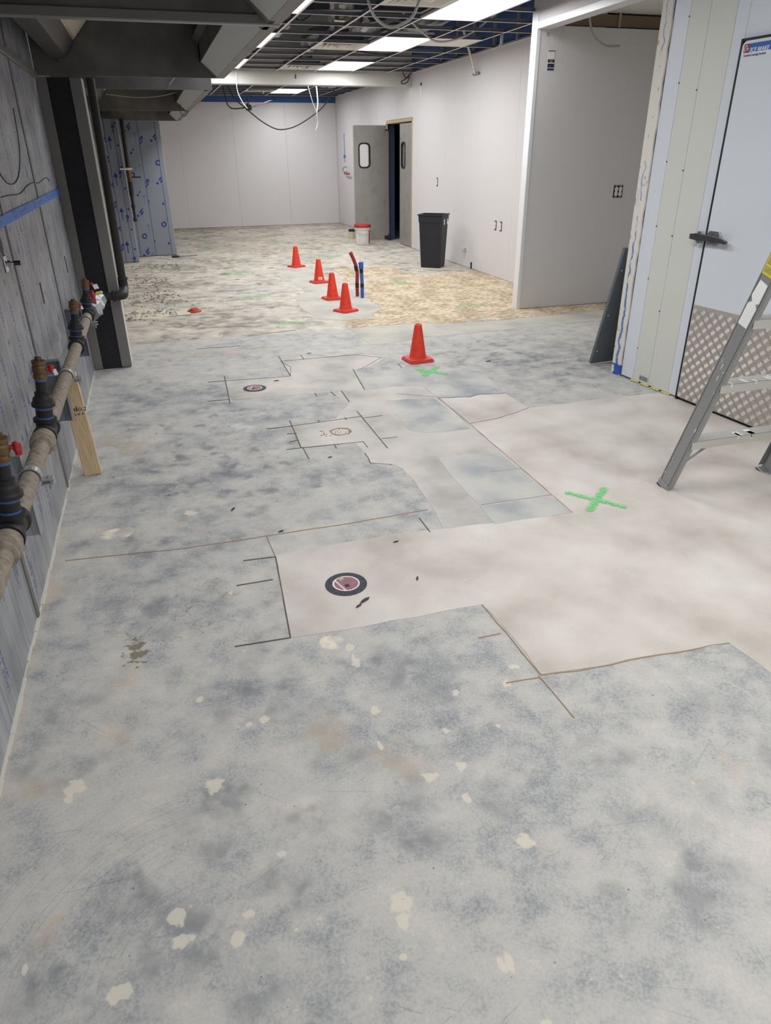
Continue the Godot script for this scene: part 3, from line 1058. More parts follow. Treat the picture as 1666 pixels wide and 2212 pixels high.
	var mortar := mat("mortar", Color.WHITE, 0.85)
	mortar.albedo_texture = tex(comb)
	mortar.normal_enabled = true
	mortar.normal_texture = tex(hgt)
	for p in [[232, -771, 236, -855, 243, -954, 311, -979, 447, -998, 448, -929, 448, -733, 373, -733, 372, -721, 289, -675, 230, -691, 171, -691, 175, -729, 213, -728, 213, -756], [373, -719, 486, -719, 468, -687, 342, -675, 300, -675], [250, -1090, 340, -1085, 350, -1010, 245, -980]]:
		var st := mb()
		slab(st, p, -0.002, 0.003, 0.8, 0.012)
		obj("mortar_bed", st, mortar, root)
	var chunk := concrete_mat("mortar_cream", 55, [[0, 150, 140, 122], [80, 186, 176, 156], [140, 208, 200, 180], [255, 226, 218, 202]], 512, 1.0)
	for p in [[-34, -856, -18, -862, -2, -850, 2, -812, -12, -800, -34, -806], [8, -838, 22, -842, 24, -815, 10, -812]]:
		var st := mb()
		slab(st, p, -0.002, 0.006, 1.0, 0.014)
		obj("mortar_bed", st, chunk, root)
	# ---- saw cuts
	for s in [[36, -558, 33, -487], [22, -545, 86, -540], [18, -497, 34, -496], [87, -605, 86, -540], [106, -602, 106, -587], [138, -544, 132, -487], [95, -491, 95, -483], [107, -490, 108, -480], [115, -490, 114, -463],
		[67, -438, 65, -388], [66, -388, 66, -370], [50, -427, 66, -427], [61, -414, 67, -413], [60, -400, 65, -401], [56, -388, 65, -388], [114, -442, 114, -371], [114, -427, 128, -428], [115, -387, 125, -387],
		[85, -433, 85, -428], [103, -432, 103, -427], [85, -386, 85, -381], [103, -386, 103, -376], [178, -548, 177, -535], [30, -266, 26, -207], [16, -267, 30, -266], [11, -248, 26, -248], [6, -208, 26, -207],
		[102, -281, 102, -266], [66, -427, 115, -431], [86, -587, 152, -588], [65, -388, 103, -386]]:
		var st := mb()
		cut(st, s[0] * 0.01, s[1] * 0.01, s[2] * 0.01, s[3] * 0.01, 0.0045 if s[1] > -400 else 0.006)
		obj("saw_cut", st, M.saw_dark, root)
	for s in [[-58, -291, -8, -286], [-8, -286, 29, -286], [29, -286, 70, -286], [70, -286, 109, -288], [29, -286, 30, -266], [90, -161, 102, -160], [102, -161, 103, -140], [91, -186, 100, -186], [136, -284.5, 175, -284],
		[157, -320, 176, -319], [103, -161, 101, -205], [175, -263, 176, -324], [176, -324, 177, -395], [177, -395, 177, -454], [177, -454, 152, -470]]:
		var st := mb()
		cut(st, s[0] * 0.01, s[1] * 0.01, s[2] * 0.01, s[3] * 0.01, 0.004, 0.002)
		obj("joint_line", st, M.saw_tan, root)
	for s in [[178, -451, 198, -446], [198, -446, 207, -449], [207, -449, 227, -446], [177, -395, 201, -399], [201, -399, 228, -411], [109, -347, 98, -353], [98, -353, 99, -368], [86, -587, 91, -566], [91, -566, 86, -542], [152, -588, 170, -570], [170, -570, 146, -545],
		[103, -161, 128, -158.5], [128, -158.5, 175, -156], [-34, -806, 24, -812], [26, -740, 80, -735], [70, -690, 120, -700], [20, -655, 60, -652]]:
		var st := mb()
		cut(st, s[0] * 0.01, s[1] * 0.01, s[2] * 0.01, s[3] * 0.01, 0.0042, 0.008)
		obj("crack", st, M.saw_dark if s[1] < -300 else M.saw_tan, root)


# ---------------------------------------------------------------- walls
func panel_box(parent: Node, lo: Vector3, hi: Vector3, m: Material, called := "wall_panel") -> void:
	var st := mb()
	box(st, lo, hi, 0.002)
	obj(called, st, m, parent)

func build_walls() -> void:
	# left wall: steel sheets under printed film
	var wl := structure("wall_left", "left wall of steel sheets under grey printed film")
	var st := mb()
	box(st, Vector3(-0.9, 0, -18.8), Vector3(-0.665, 3.7, 4.4))
	obj("backing", st, M.deck, wl)
	var zs := [4.3, 2.39, 1.17, -0.05, -1.27, -2.49, -3.71, -4.93, -6.12]
	for i in zs.size() - 1:
		var z0: float = zs[i] - 0.002
		var z1: float = zs[i + 1] + 0.002
		st = mb()
		box(st, Vector3(-0.666, 0.004, z1), Vector3(-0.642, 2.75, z0))
		# the printed face
		quad(st, Vector3(-0.64, 2.75, z0), Vector3(-0.64, 2.75, z1), Vector3(-0.64, 0.004, z1), Vector3(-0.64, 0.004, z0), Vector3.RIGHT, Rect2(0.0, 0.0, (z0 - z1) / 1.22, 1.0))
		obj("wall_panel", st, M.film_sheet, wl)
	for z in [-6.2, -9.4]:
		panel_box(wl, Vector3(-0.666, 0.004, z - 3.2), Vector3(-0.64, 2.75, z), M.dark_steel)
	panel_box(wl, Vector3(-0.666, 0.004, -18.6), Vector3(-0.64, 2.75, -13.6), M.white_panel)
	for z in [-1.27, -2.49, -3.71, -4.93]:
		st = mb()
		box(st, Vector3(-0.642, 0.004, z - 0.018), Vector3(-0.633, 2.75, z + 0.014), 0.002)
		obj("seam_trim", st, M.grey_strip, wl)
	st = mb()
	for k in 70:
		box(st, Vector3(-0.642, 0.0, -6.08 + k * 0.09), Vector3(-0.64 + rng.randf_range(0.003, 0.012), rng.randf_range(0.003, 0.011), -6.08 + (k + 1) * 0.09))
	obj("base_sealant", st, M.plaster_edge, wl)
	for s in [[-4.31, 0.85, 0.96], [-5.64, 0.83, 0.94], [-4.05, 0.40, 0.57]]:   # slots cut for pipes
		st = mb()
		box(st, Vector3(-0.6405, s[1], s[0] - 0.02), Vector3(-0.6385, s[2], s[0] + 0.02))
		obj("cut_slot", st, M.ink, wl)

	# right wall with a double-door opening
	var wr := structure("wall_right", "long white panelled wall at the right")
	st = mb()
	for r in [[-7.32, -12.953, 0.0, 3.7], [-12.953, -14.448, 2.1, 3.7], [-14.448, -18.8, 0.0, 3.7]]:
		box(st, Vector3(4.484, r[2], r[1]), Vector3(4.62, r[3], r[0]))
	obj("backing", st, M.blue_board, wr)
	for r in [[-7.32, -8.96], [-8.96, -10.18], [-10.18, -11.40], [-11.40, -12.62], [-15.06, -16.28], [-16.28, -17.50], [-17.50, -18.52]]:
		panel_box(wr, Vector3(4.47, 0.006, r[1] + 0.0015), Vector3(4.485, 2.75, r[0] - 0.0015), M.white_panel)
	for r in [[-12.62, -12.95, 0.006], [-12.95, -13.84, 2.105], [-13.84, -14.44, 2.105], [-14.44, -15.06, 0.006]]:
		panel_box(wr, Vector3(4.47, r[2], r[1] + 0.001), Vector3(4.485, 2.75, r[0] - 0.001), M.white_panel)
	for z in [-7.9, -8.5, -9.1, -9.75, -10.4, -11.0, -11.6]:
		st = mb()
		box(st, Vector3(4.445, 2.76, z - 0.02), Vector3(4.484, 3.6, z + 0.02), 0.002)
		obj("metal_stud", st, M.galvanised, wr)

	# back wall, its sheets stopping short of the ceiling
	var wb := structure("wall_back", "far end wall of pale panels with a blue band above")
	st = mb()
	box(st, Vector3(-0.9, 0, -18.8), Vector3(7.6, 3.7, -18.535))
	obj("backing", st, M.blue_board, wb)
	for x in [[-0.63, 0.81], [0.81, 2.03], [2.03, 3.25], [3.25, 4.47]]:
		panel_box(wb, Vector3(x[0] + 0.001, 0.006, -18.536), Vector3(x[1] - 0.001, 2.62, -18.52), M.white_panel)

	# behind the photographer and around the corner
	var wf := structure("wall_front", "plain white wall behind the photographer")
	st = mb()
	box(st, Vector3(-0.9, 0, 4.3), Vector3(7.0, 3.7, 4.5))
	obj("wall_panel", st, M.white_panel, wf)

	# alcove beside the cooler: a stub wall, a header over the opening, trim and a back
	var wa := structure("wall_alcove", "grey-white alcove wall with header beside the cooler")
	st = mb()
	box(st, Vector3(3.735, 0.004, -7.215), Vector3(5.7, 2.632, -7.2), 0.002)
	obj("wall_panel", st, M.white_panel, wa)
	st = mb()
	box(st, Vector3(3.735, 0, -7.31), Vector3(5.75, 2.62, -7.215))
	box(st, Vector3(3.735, 2.6, -7.31), Vector3(4.5, 3.6, -7.25))
	obj("backing", st, M.white_paint, wa)
	st = mb()
	box(st, Vector3(5.7, 0, -7.3), Vector3(5.85, 3.0, 4.3))
	obj("side_panel", st, M.white_panel, wa)
	st = mb()
	box(st, Vector3(4.05, 2.645, -7.27), Vector3(5.7, 2.745, -7.235), 0.003)
	obj("header_board", st, M.brown_wood, wa)
	for x in [4.62]:
		st = mb()
		box(st, Vector3(x, 2.64, -7.235), Vector3(x + 0.02, 2.76, -7.222))
		obj("stud", st, M.raw_wood, wa)
	st = mb()
	box(st, Vector3(3.85, 2.76, -7.25), Vector3(5.7, 2.80, -4.6), 0.002)
	obj("soffit", st, M.white_paint, wa)
	st = mb()
	box(st, Vector3(3.735, 2.615, -7.25), Vector3(3.86, 3.6, -4.6), 0.002)
	obj("header", st, M.white_panel, wa)
	st = mb()   # aluminium corner angle up the jamb and along the header
	box(st, Vector3(3.728, 0.0, -7.312), Vector3(3.736, 2.75, -7.195), 0.001)
	box(st, Vector3(3.728, 0.0, -7.203), Vector3(3.765, 2.615, -7.194), 0.001)
	obj("jamb_trim", st, M.white_trim, wa)
	st = mb()
	box(st, Vector3(3.728, 2.605, -7.2), Vector3(3.736, 2.655, -4.6), 0.001)
	box(st, Vector3(3.728, 2.600, -7.2), Vector3(3.87, 2.607, -4.6), 0.001)
	obj("header_trim", st, M.white_trim, wa)

	# bulkhead beam across the room
	var bm := structure("beam", "white bulkhead beam across the room under the ceiling grid")
	st = mb()
	box(st, Vector3(-0.64, 2.556, -13.2), Vector3(4.47, 3.6, -13.0), 0.004)
	obj("bulkhead", st, M.beam_paint, bm)
	st = mb()
	box(st, Vector3(2.49, 2.64, -13.001), Vector3(2.505, 2.70, -12.992))
	obj("nick", st, M.ink, bm)

	# the room beyond the double doors
	var wn := structure("wall_corridor", "dark corridor beyond the double doors")
	st = mb()
	box(st, Vector3(7.4, 0, -18.6), Vector3(7.55, 3.7, -12.4))
	box(st, Vector3(4.62, 0, -12.5), Vector3(7.5, 3.7, -12.4))
	box(st, Vector3(4.62, 2.9, -18.6), Vector3(7.5, 3.0, -12.4))
	obj("wall_panel", st, M.navy, wn)
	st = mb()
	box(st, Vector3(4.63, 2.12, -18.535), Vector3(7.4, 2.9, -18.5))
	obj("upper_panel", st, M.teal, wn)
	st = mb()
	box(st, Vector3(4.63, 0, -18.535), Vector3(7.4, 2.12, -18.5))
	obj("lower_panel", st, M.navy, wn)

	# wing wall at the end of the pipework, and two wing walls faced with printed steel
	var ww := structure("wall_wing", "narrow wing wall with black infill between grey steel strips")
	st = mb()
	box(st, Vector3(-0.64, 0.004, -6.27), Vector3(-0.352, 2.055, -6.115))
	obj("core", st, M.plaster_edge, ww)
	st = mb()
	box(st, Vector3(-0.575, 0.004, -6.115), Vector3(-0.425, 2.055, -6.105))
	obj("black_infill", st, M.black_board, ww)
	st = mb()
	box(st, Vector3(-0.64, 0.004, -6.115), Vector3(-0.574, 2.055, -6.095), 0.003)
	obj("steel_strip", st, M.grey_strip, ww)
	st = mb()
	box(st, Vector3(-0.427, 0.012, -6.115), Vector3(-0.348, 2.055, -6.095), 0.003)
	obj("steel_strip", st, M.grey_strip, ww)
	st = mb()
	box(st, Vector3(-0.354, 0.012, -6.27), Vector3(-0.345, 2.055, -6.112), 0.002)
	obj("edge_board", st, M.plaster_edge, ww)

	for d in [["wall_partition", -12.78, -0.335, M.film_arrows, "wing wall faced with steel sheet under film printed with arrows"], ["wall_partition_far", -13.5, 0.295, M.film_print, "end wing wall faced with steel sheet under film printed on the slant"]]:
		var wp := structure(d[0], d[4])
		st = mb()
		box(st, Vector3(-0.64, 0.01, d[1] - 0.1), Vector3(d[2], 2.06, d[1] - 0.004))
		obj("core", st, M.dark_steel, wp)
		st = mb()
		quad(st, Vector3(-0.64, 2.06, d[1]), Vector3(d[2], 2.06, d[1]), Vector3(d[2], 0.01, d[1]), Vector3(-0.64, 0.01, d[1]), Vector3(0, 0, 1), Rect2(0, 0, 1, 1))
		box(st, Vector3(-0.64, 0.01, d[1] - 0.004), Vector3(d[2], 2.06, d[1] - 0.0005))
		obj("steel_sheet", st, d[3], wp)
		st = mb()
		box(st, Vector3(d[2] - 0.002, 0.01, d[1] - 0.1), Vector3(d[2] + 0.012, 2.06, d[1] + 0.001), 0.002)
		obj("edge_trim", st, M.bright_steel, wp)


# ---------------------------------------------------------------- walk-in cooler at the right
func build_cooler() -> void:
	var t := thing("walk_in_cooler", "pale walk-in cooler of upright panels with a grey-blue hinged door", "walk-in cooler", Vector3(3.313, 0, -4.68), 0.0809)
	# local +z runs along its front towards the photographer, local -x faces the room
	var st := mb()
	box(st, Vector3(0.03, 0, 0.0), Vector3(2.3, 2.95, 8.6))
	obj("body", st, M.cooler_cream, t)
	for p in [[0.10, 0.24, M.cooler_white], [0.24, 0.41, M.cooler_cream], [0.41, 0.62, M.cooler_cream], [0.62, 0.715, M.cooler_white], [1.75, 1.86, M.cooler_white], [1.86, 3.0, M.cooler_cream], [3.0, 4.2, M.cooler_cream], [4.2, 8.6, M.cooler_cream]]:
		st = mb()
		box(st, Vector3(0.0, 0.012, p[0] + 0.0012), Vector3(0.03, 2.95, p[1] - 0.0012), 0.0015)
		obj("wall_panel" if p[2] == M.cooler_cream else "white_panel", st, p[2], t)
	st = mb()
	box(st, Vector3(0.0, 2.128, 0.716), Vector3(0.03, 2.95, 1.749), 0.0015)
	obj("white_panel", st, M.cooler_white, t)
	# torn plaster edge with blue marks
	var im := Image.create(64, 1024, false, Image.FORMAT_RGB8)
	im.fill(Color8(226, 223, 214))
	var nz := bytes(71, 0.02, 64, 1024, 4)
	for y in 1024:
		for x in 64:
			var v := nz[y * 64 + x]
			if x > 34 and v > 108:
				im.set_pixel(x, y, Color8(228, 223, 214))
			var mid := 30 + (nz[y * 64 + 5] - 128) / 9
			var wide := 3 + maxi(0, (y - 560) / 80)
			if absi(x - mid) <= wide and (y > 600 or nz[(y / 3) * 64 + 20] > 122) and nz[y * 64 + ((x * 7) % 64)] > 112 - y / 40:
				im.set_pixel(x, y, Color8(88, 122, 186) if y > 600 else Color8(134, 158, 204))
			if y > 990 and v > 96:
				im.set_pixel(x, y, Color8(52, 92, 172))
			if v > 196 or (x < 5 and v > 168):
				im.set_pixel(x, y, Color8(178, 166, 140))
	stroke(im, Vector2(4, 500), Vector2(24, 546), 1, Color8(120, 130, 170))
	stroke(im, Vector2(22, 500), Vector2(3, 546), 1, Color8(120, 130, 170))
	for k in 5:
		stroke(im, Vector2(30 + k * 5, 488 + k % 2 * 4), Vector2(31 + k * 5, 494), 1, Color8(96, 96, 104))
	mat("plaster_marked", Color.WHITE, 0.85)
	M.plaster_marked.albedo_texture = tex(im)
	st = mb()
	var last := 0.0
	for k in 49:   # the broken edge overlaps the first panel
		var y := 0.004 + k * 2.94 / 48
		var edge := 0.094 + rng.randf_range(-0.004, 0.006)
		if k > 0:
			var y0 := 0.004 + (k - 1) * 2.94 / 48
			var v0 := 1.0 - y0 / 2.6
			var v1 := 1.0 - y / 2.6
			tri(st, [Vector3(-0.012, y0, -0.004), Vector3(-0.012, y0, last), Vector3(-0.012, y, edge)], [Vector3.LEFT, Vector3.LEFT, Vector3.LEFT], [Vector2(0, v0), Vector2(0.95, v0), Vector2(0.95, v1)])
			tri(st, [Vector3(-0.012, y0, -0.004), Vector3(-0.012, y, edge), Vector3(-0.012, y, -0.004)], [Vector3.LEFT, Vector3.LEFT, Vector3.LEFT], [Vector2(0, v0), Vector2(0.95, v1), Vector2(0, v1)])
			quad(st, Vector3(-0.012, y, edge), Vector3(0.002, y, edge), Vector3(0.002, y0, last), Vector3(-0.012, y0, last), Vector3(0, 0, 1), Rect2(0.9, v1, 0.05, v0 - v1))
			quad(st, Vector3(-0.012, y, -0.004), Vector3(0.03, y, -0.004), Vector3(0.03, y0, -0.004), Vector3(-0.012, y0, -0.004), Vector3(0, 0, -1), Rect2(0.0, v1, 0.05, v0 - v1))
		last = edge
	var pe := obj("plaster_edge", st, M.plaster_marked, t)
	pe.set_meta("label", "torn white plaster edge streaked with blue")
	st = mb()
	for p in [[0.24, [0.25, 0.75, 1.1, 1.5, 1.95, 2.3]], [0.405, [0.55, 1.05, 1.45, 1.9]]]:
		for y in p[1]:
			lathe(st, [[0.005, 0.0], [0.005, 0.003], [0.0, 0.004]], 8, xform(Vector3(0.0, y, p[0]), Vector3(0, 0, 1), Vector3(-1, 0, 0)))
	obj("screw_head", st, M.chrome_dark, t).set_meta("kind", "stuff")
	st = mb()
	box(st, Vector3(-0.004, 0.03, 0.31), Vector3(0.0, 0.065, 0.40), 0.002)
	for k in 12:
		cbox(st, Vector3(-0.005, 0.038 + (k % 3) * 0.010, 0.32 + (k / 3) * 0.023), Vector3(0.003, 0.005, 0.012))
	obj("vent_plate", st, M.galvanised, t)
	st = mb()
	for k in 26:   # expanding foam along the foot
		var z := 0.235 + k * 0.016
		if k % 7 < 5:
			cbox(st, Vector3.ZERO, Vector3(0.022, rng.randf_range(0.008, 0.02), 0.022), 0.006, Transform3D(Basis(Vector3.UP, rng.randf_range(-0.6, 0.6)), Vector3(-0.004, 0.006, z)))
	obj("foam_bead", st, M.foam, t)

	# the door
	var d := Node3D.new()
	d.name = "door"
	t.add_child(d, true)
	st = mb()
	box(st, Vector3(-0.0185, 0.004, 0.713), Vector3(0.03, 2.129, 0.7285))
	box(st, Vector3(-0.0185, 2.1165, 0.713), Vector3(0.03, 2.129, 1.75))
	box(st, Vector3(-0.006, 0.0, 0.714), Vector3(0.03, 0.022, 1.75))
	obj("gasket", st, M.gasket, d)
	st = mb()
	var slab_shape := rounded(1.015, 2.094, 0.03)
	prism(st, slab_shape, 0.04, xform(Vector3(0.022, 1.0685, 1.236), Vector3(0, 0, 1), Vector3.UP), 1.0)
	obj("door_leaf", st, M.cooler_white, d)
	st = mb()
	box(st, Vector3(-0.0215, 0.026, 0.734), Vector3(-0.0185, 0.655, 1.74), 0.0008)
	obj("kick_plate", st, M.plate_tread, d)
	# raised five-bar tread
	var bar := mb()
	cbox(bar, Vector3.ZERO, Vector3(0.0045, 0.0040, 0.025), 0.0018)
	var mm := MultiMesh.new()
	mm.transform_format = MultiMesh.TRANSFORM_3D
	mm.mesh = bar.commit()
	var places := []
	var cell := 0.037
	for i in range(0, 34):
		for j in range(0, 22):
			var flip := (i + j) % 2 == 0
			var c := Vector3(-0.0218, 0.042 + j * cell * 0.97, 0.752 + i * cell)
			if c.y > 0.64 or c.z > 1.728:
				continue
			for k in 5:
				var off := (k - 2) * 0.0066
				var ang := deg_to_rad(45.0 if flip else -45.0)
				var dirp := Vector3(0, cos(ang), sin(ang))
				places.append(Transform3D(Basis(Vector3(1, 0, 0), ang), c + dirp * off))
	mm.instance_count = places.size()
	for i in places.size():
		mm.set_instance_transform(i, places[i])
	var mi := MultiMeshInstance3D.new()
	mi.name = "tread_bar"
	mi.multimesh = mm
	mi.material_override = M.tread_bar
	mi.set_meta("kind", "stuff")
	d.add_child(mi, true)
	# latch and handle
	var strike := mb()
	st = mb()
	prism(st, PackedVector2Array([Vector2(-0.052, -0.022), Vector2(-0.036, -0.042), Vector2(0.036, -0.042), Vector2(0.052, -0.022), Vector2(0.052, 0.022), Vector2(0.036, 0.042), Vector2(-0.036, 0.042), Vector2(-0.052, 0.022)]), 0.022, xform(Vector3(-0.018, 1.072, 0.80), Vector3(0, 0, 1), Vector3.UP))
	for s in [-1, 1]:
		box(st, Vector3(-0.046, 1.072 + s * 0.03 - 0.008, 0.775), Vector3(-0.036, 1.072 + s * 0.03 + 0.008, 0.83), 0.003)
	prism(strike, PackedVector2Array([Vector2(-0.022, -0.018), Vector2(-0.010, -0.036), Vector2(0.012, -0.036), Vector2(0.022, -0.018), Vector2(0.022, 0.018), Vector2(0.012, 0.036), Vector2(-0.010, 0.036), Vector2(-0.022, 0.018)]), 0.03, xform(Vector3(0.0, 1.068, 0.672), Vector3(0, 0, 1), Vector3.UP))
	obj("latch", st, M.chrome, d)
	obj("strike", strike, M.chrome, d)
	st = mb()
	prism(st, PackedVector2Array([Vector2(0.63, 1.088), Vector2(0.63, 1.058), Vector2(0.70, 1.052), Vector2(0.80, 1.056), Vector2(0.90, 1.052), Vector2(0.928, 1.050), Vector2(0.932, 1.066), Vector2(0.90, 1.076), Vector2(0.80, 1.086), Vector2(0.70, 1.092)]), 0.02, xform(Vector3(-0.046, 0, 0), Vector3(0, 0, 1), Vector3.UP))
	obj("handle", st, M.chrome_dark, d)
	st = mb()
	box(st, Vector3(-0.066, 1.080, 0.66), Vector3(-0.04, 1.094, 0.83), 0.004)
	tube(st, [Vector3(-0.034, 1.045, 0.668), Vector3(-0.034, 1.012, 0.668)], 0.0025, 6)
	obj("latch_arm", st, M.chrome, d)
	# sticker in the corner of the door
	st = mb()
	box(st, Vector3(-0.0192, 2.040, 0.742), Vector3(-0.0178, 2.103, 1.12))
	var plate := obj("sign", st, M.sign_white, d)
	st = mb()
	box(st, Vector3(-0.0198, 2.056, 0.782), Vector3(-0.0185, 2.100, 1.118))
	obj("blue_field", st, M.sign_blue, plate)
	st = mb()
	box(st, Vector3(-0.0198, 2.056, 0.745), Vector3(-0.0185, 2.100, 0.783))
	obj("red_field", st, M.sign_red, plate)
	var word := Basis(Vector3(0, 0, 1), Vector3(0, 1, 0), Vector3(-1, 0, 0))
	var slant := Basis(Vector3(0, 0, 1), Vector3(0, 1, 0.22), Vector3(-1, 0, 0))
	lettering("print", "ICE MAKE", 0.029, M.sign_white, plate, Transform3D(slant, Vector3(-0.0202, 2.067, 0.790)))
	lettering("print", "Trusted Cooling Partner", 0.014, M.label_navy, plate, Transform3D(slant, Vector3(-0.0196, 2.043, 0.748)))
	st = mb()   # the looped droplet emblem
	var loop := curve([Vector3(-0.0203, 2.060, 0.757), Vector3(-0.0203, 2.074, 0.751), Vector3(-0.0203, 2.094, 0.762), Vector3(-0.0203, 2.078, 0.767), Vector3(-0.0203, 2.068, 0.762), Vector3(-0.0203, 2.076, 0.770), Vector3(-0.0203, 2.078, 0.777), Vector3(-0.0203, 2.066, 0.776)], 5)
	tube(st, loop, 0.0016, 5)
	obj("emblem", st, M.sign_white, plate)


# ---------------------------------------------------------------- above the ceiling grid
func build_overhead() -> void:
	var c := structure("ceiling", "dark roof deck above the open ceiling grid")
	var st := mb()
	box(st, Vector3(-0.9, 3.7, -18.8), Vector3(7.6, 3.9, 4.5))
	obj("deck", st, M.deck, c)
	for k in 24:
		st = mb()
		var z := -18.0 + k * 0.92
		box(st, Vector3(-0.64, 3.42, z - 0.03), Vector3(5.7, 3.44, z + 0.03))
		box(st, Vector3(-0.64, 3.44, z - 0.004), Vector3(5.7, 3.7, z + 0.004))
		obj("joist", st, M.joist, c)
	# foil-wrapped flexible ducts
	var ducts := [
		["crumpled foil duct crossing above the grid nearest the camera", [Vector3(1.2, 3.15, -7.4), Vector3(2.0, 3.05, -7.8), Vector3(2.9, 3.12, -7.6), Vector3(3.7, 3.2, -7.9)], 0.15],
		["crumpled foil duct dropping to the second air diffuser", [Vector3(2.5, 2.82, -10.03), Vector3(2.45, 3.1, -9.7), Vector3(2.2, 3.2, -8.9), Vector3(1.7, 3.15, -8.3)], 0.14],
		["long foil duct running away above the lit panels", [Vector3(3.7, 3.1, -8.3), Vector3(3.6, 3.05, -10.0), Vector3(3.75, 3.12, -11.5), Vector3(3.7, 3.1, -12.9)], 0.13],
		["foil duct sagging by the hoods above the grid", [Vector3(1.5, 3.1, -9.2), Vector3(1.75, 2.98, -10.0), Vector3(1.65, 3.05, -11.2), Vector3(1.9, 3.1, -12.6)], 0.14],
		["foil duct dropping to the diffuser before the bulkhead", [Vector3(2.5, 2.82, -12.47), Vector3(2.6, 3.05, -12.0), Vector3(3.0, 3.1, -11.2), Vector3(3.1, 3.15, -10.4)], 0.13],
		["foil duct beyond the bulkhead near the right wall", [Vector3(3.9, 2.95, -14.2), Vector3(3.8, 2.9, -15.6), Vector3(3.9, 2.95, -17.0)], 0.16],
		["foil duct dropping to the nearest air diffuser", [Vector3(2.5, 2.82, -6.98), Vector3(2.55, 3.1, -6.6), Vector3(3.0, 3.25, -6.0)], 0.14],
	]
	for d in ducts:
		st = mb()
		tube(st, curve(d[1], 9), d[2], 14, true, 0.12)
		tag(obj("flexible_duct", st, M.foil), d[0], "duct", "foil ducts above the grid")
	for w in [[[Vector3(1.55, 2.82, -8.3), Vector3(2.3, 2.86, -8.35), Vector3(3.0, 2.84, -8.2), Vector3(3.6, 2.83, -8.4)], M.cable_grey, "grey cable draped along the top of the grid"],
		[[Vector3(1.7, 2.86, -8.9), Vector3(1.8, 3.1, -8.7), Vector3(1.9, 2.9, -8.6), Vector3(1.75, 2.82, -8.8), Vector3(1.65, 3.05, -8.75)], M.cable_dark, "coil of black cable above the grid beside the hoods"],
		[[Vector3(2.3, 2.84, -9.5), Vector3(2.9, 2.92, -9.3), Vector3(3.4, 2.86, -9.2), Vector3(3.9, 2.9, -9.4)], M.cable_grey, "grey cable lying across the grid by the second light"],
		[[Vector3(2.9, 2.85, -11.2), Vector3(3.5, 2.82, -11.3), Vector3(4.0, 2.9, -11.1)], M.cable_dark, "dark cable lying across the grid by the third light"]]:
		st = mb()
		tube(st, curve(w[0], 8), 0.009, 7)
		tag(obj("cable", st, w[1]), w[2], "cable")


func tee(st: SurfaceTool, web: SurfaceTool, a: Vector3, b: Vector3) -> void:
	# an inverted-T bar from a to b: white face below, bare web above
	var along := (b - a).normalized()
	var side := along.cross(Vector3.UP)
	var f := Basis(along, Vector3.UP, side)
	var l := a.distance_to(b)
	var xf := Transform3D(f, a)
	box(st, Vector3(0, 0, -0.012), Vector3(l, 0.0015, 0.012), 0.0, xf)
	box(web, Vector3(0, 0.0015, -0.0015), Vector3(l, 0.024, 0.0015), 0.0, xf)
	box(web, Vector3(0, 0.023, -0.004), Vector3(l, 0.034, 0.004), 0.0, xf)

func tee_part(called: String, a: Vector3, b: Vector3, parent: Node) -> void:
	var st := mb()
	var web := mb()
	tee(st, web, a, b)
	var mesh := st.commit()
	web.commit(mesh)
	mesh.surface_set_material(0, M.tee_face)
	mesh.surface_set_material(1, M.tee_web)
	var o := MeshInstance3D.new()
	o.mesh = mesh
	var n := 0
	var name_try := called
	while parent.has_node(name_try):
		n += 1
		name_try = "%s_%03d" % [called, n]
	o.name = name_try
	parent.add_child(o, true)

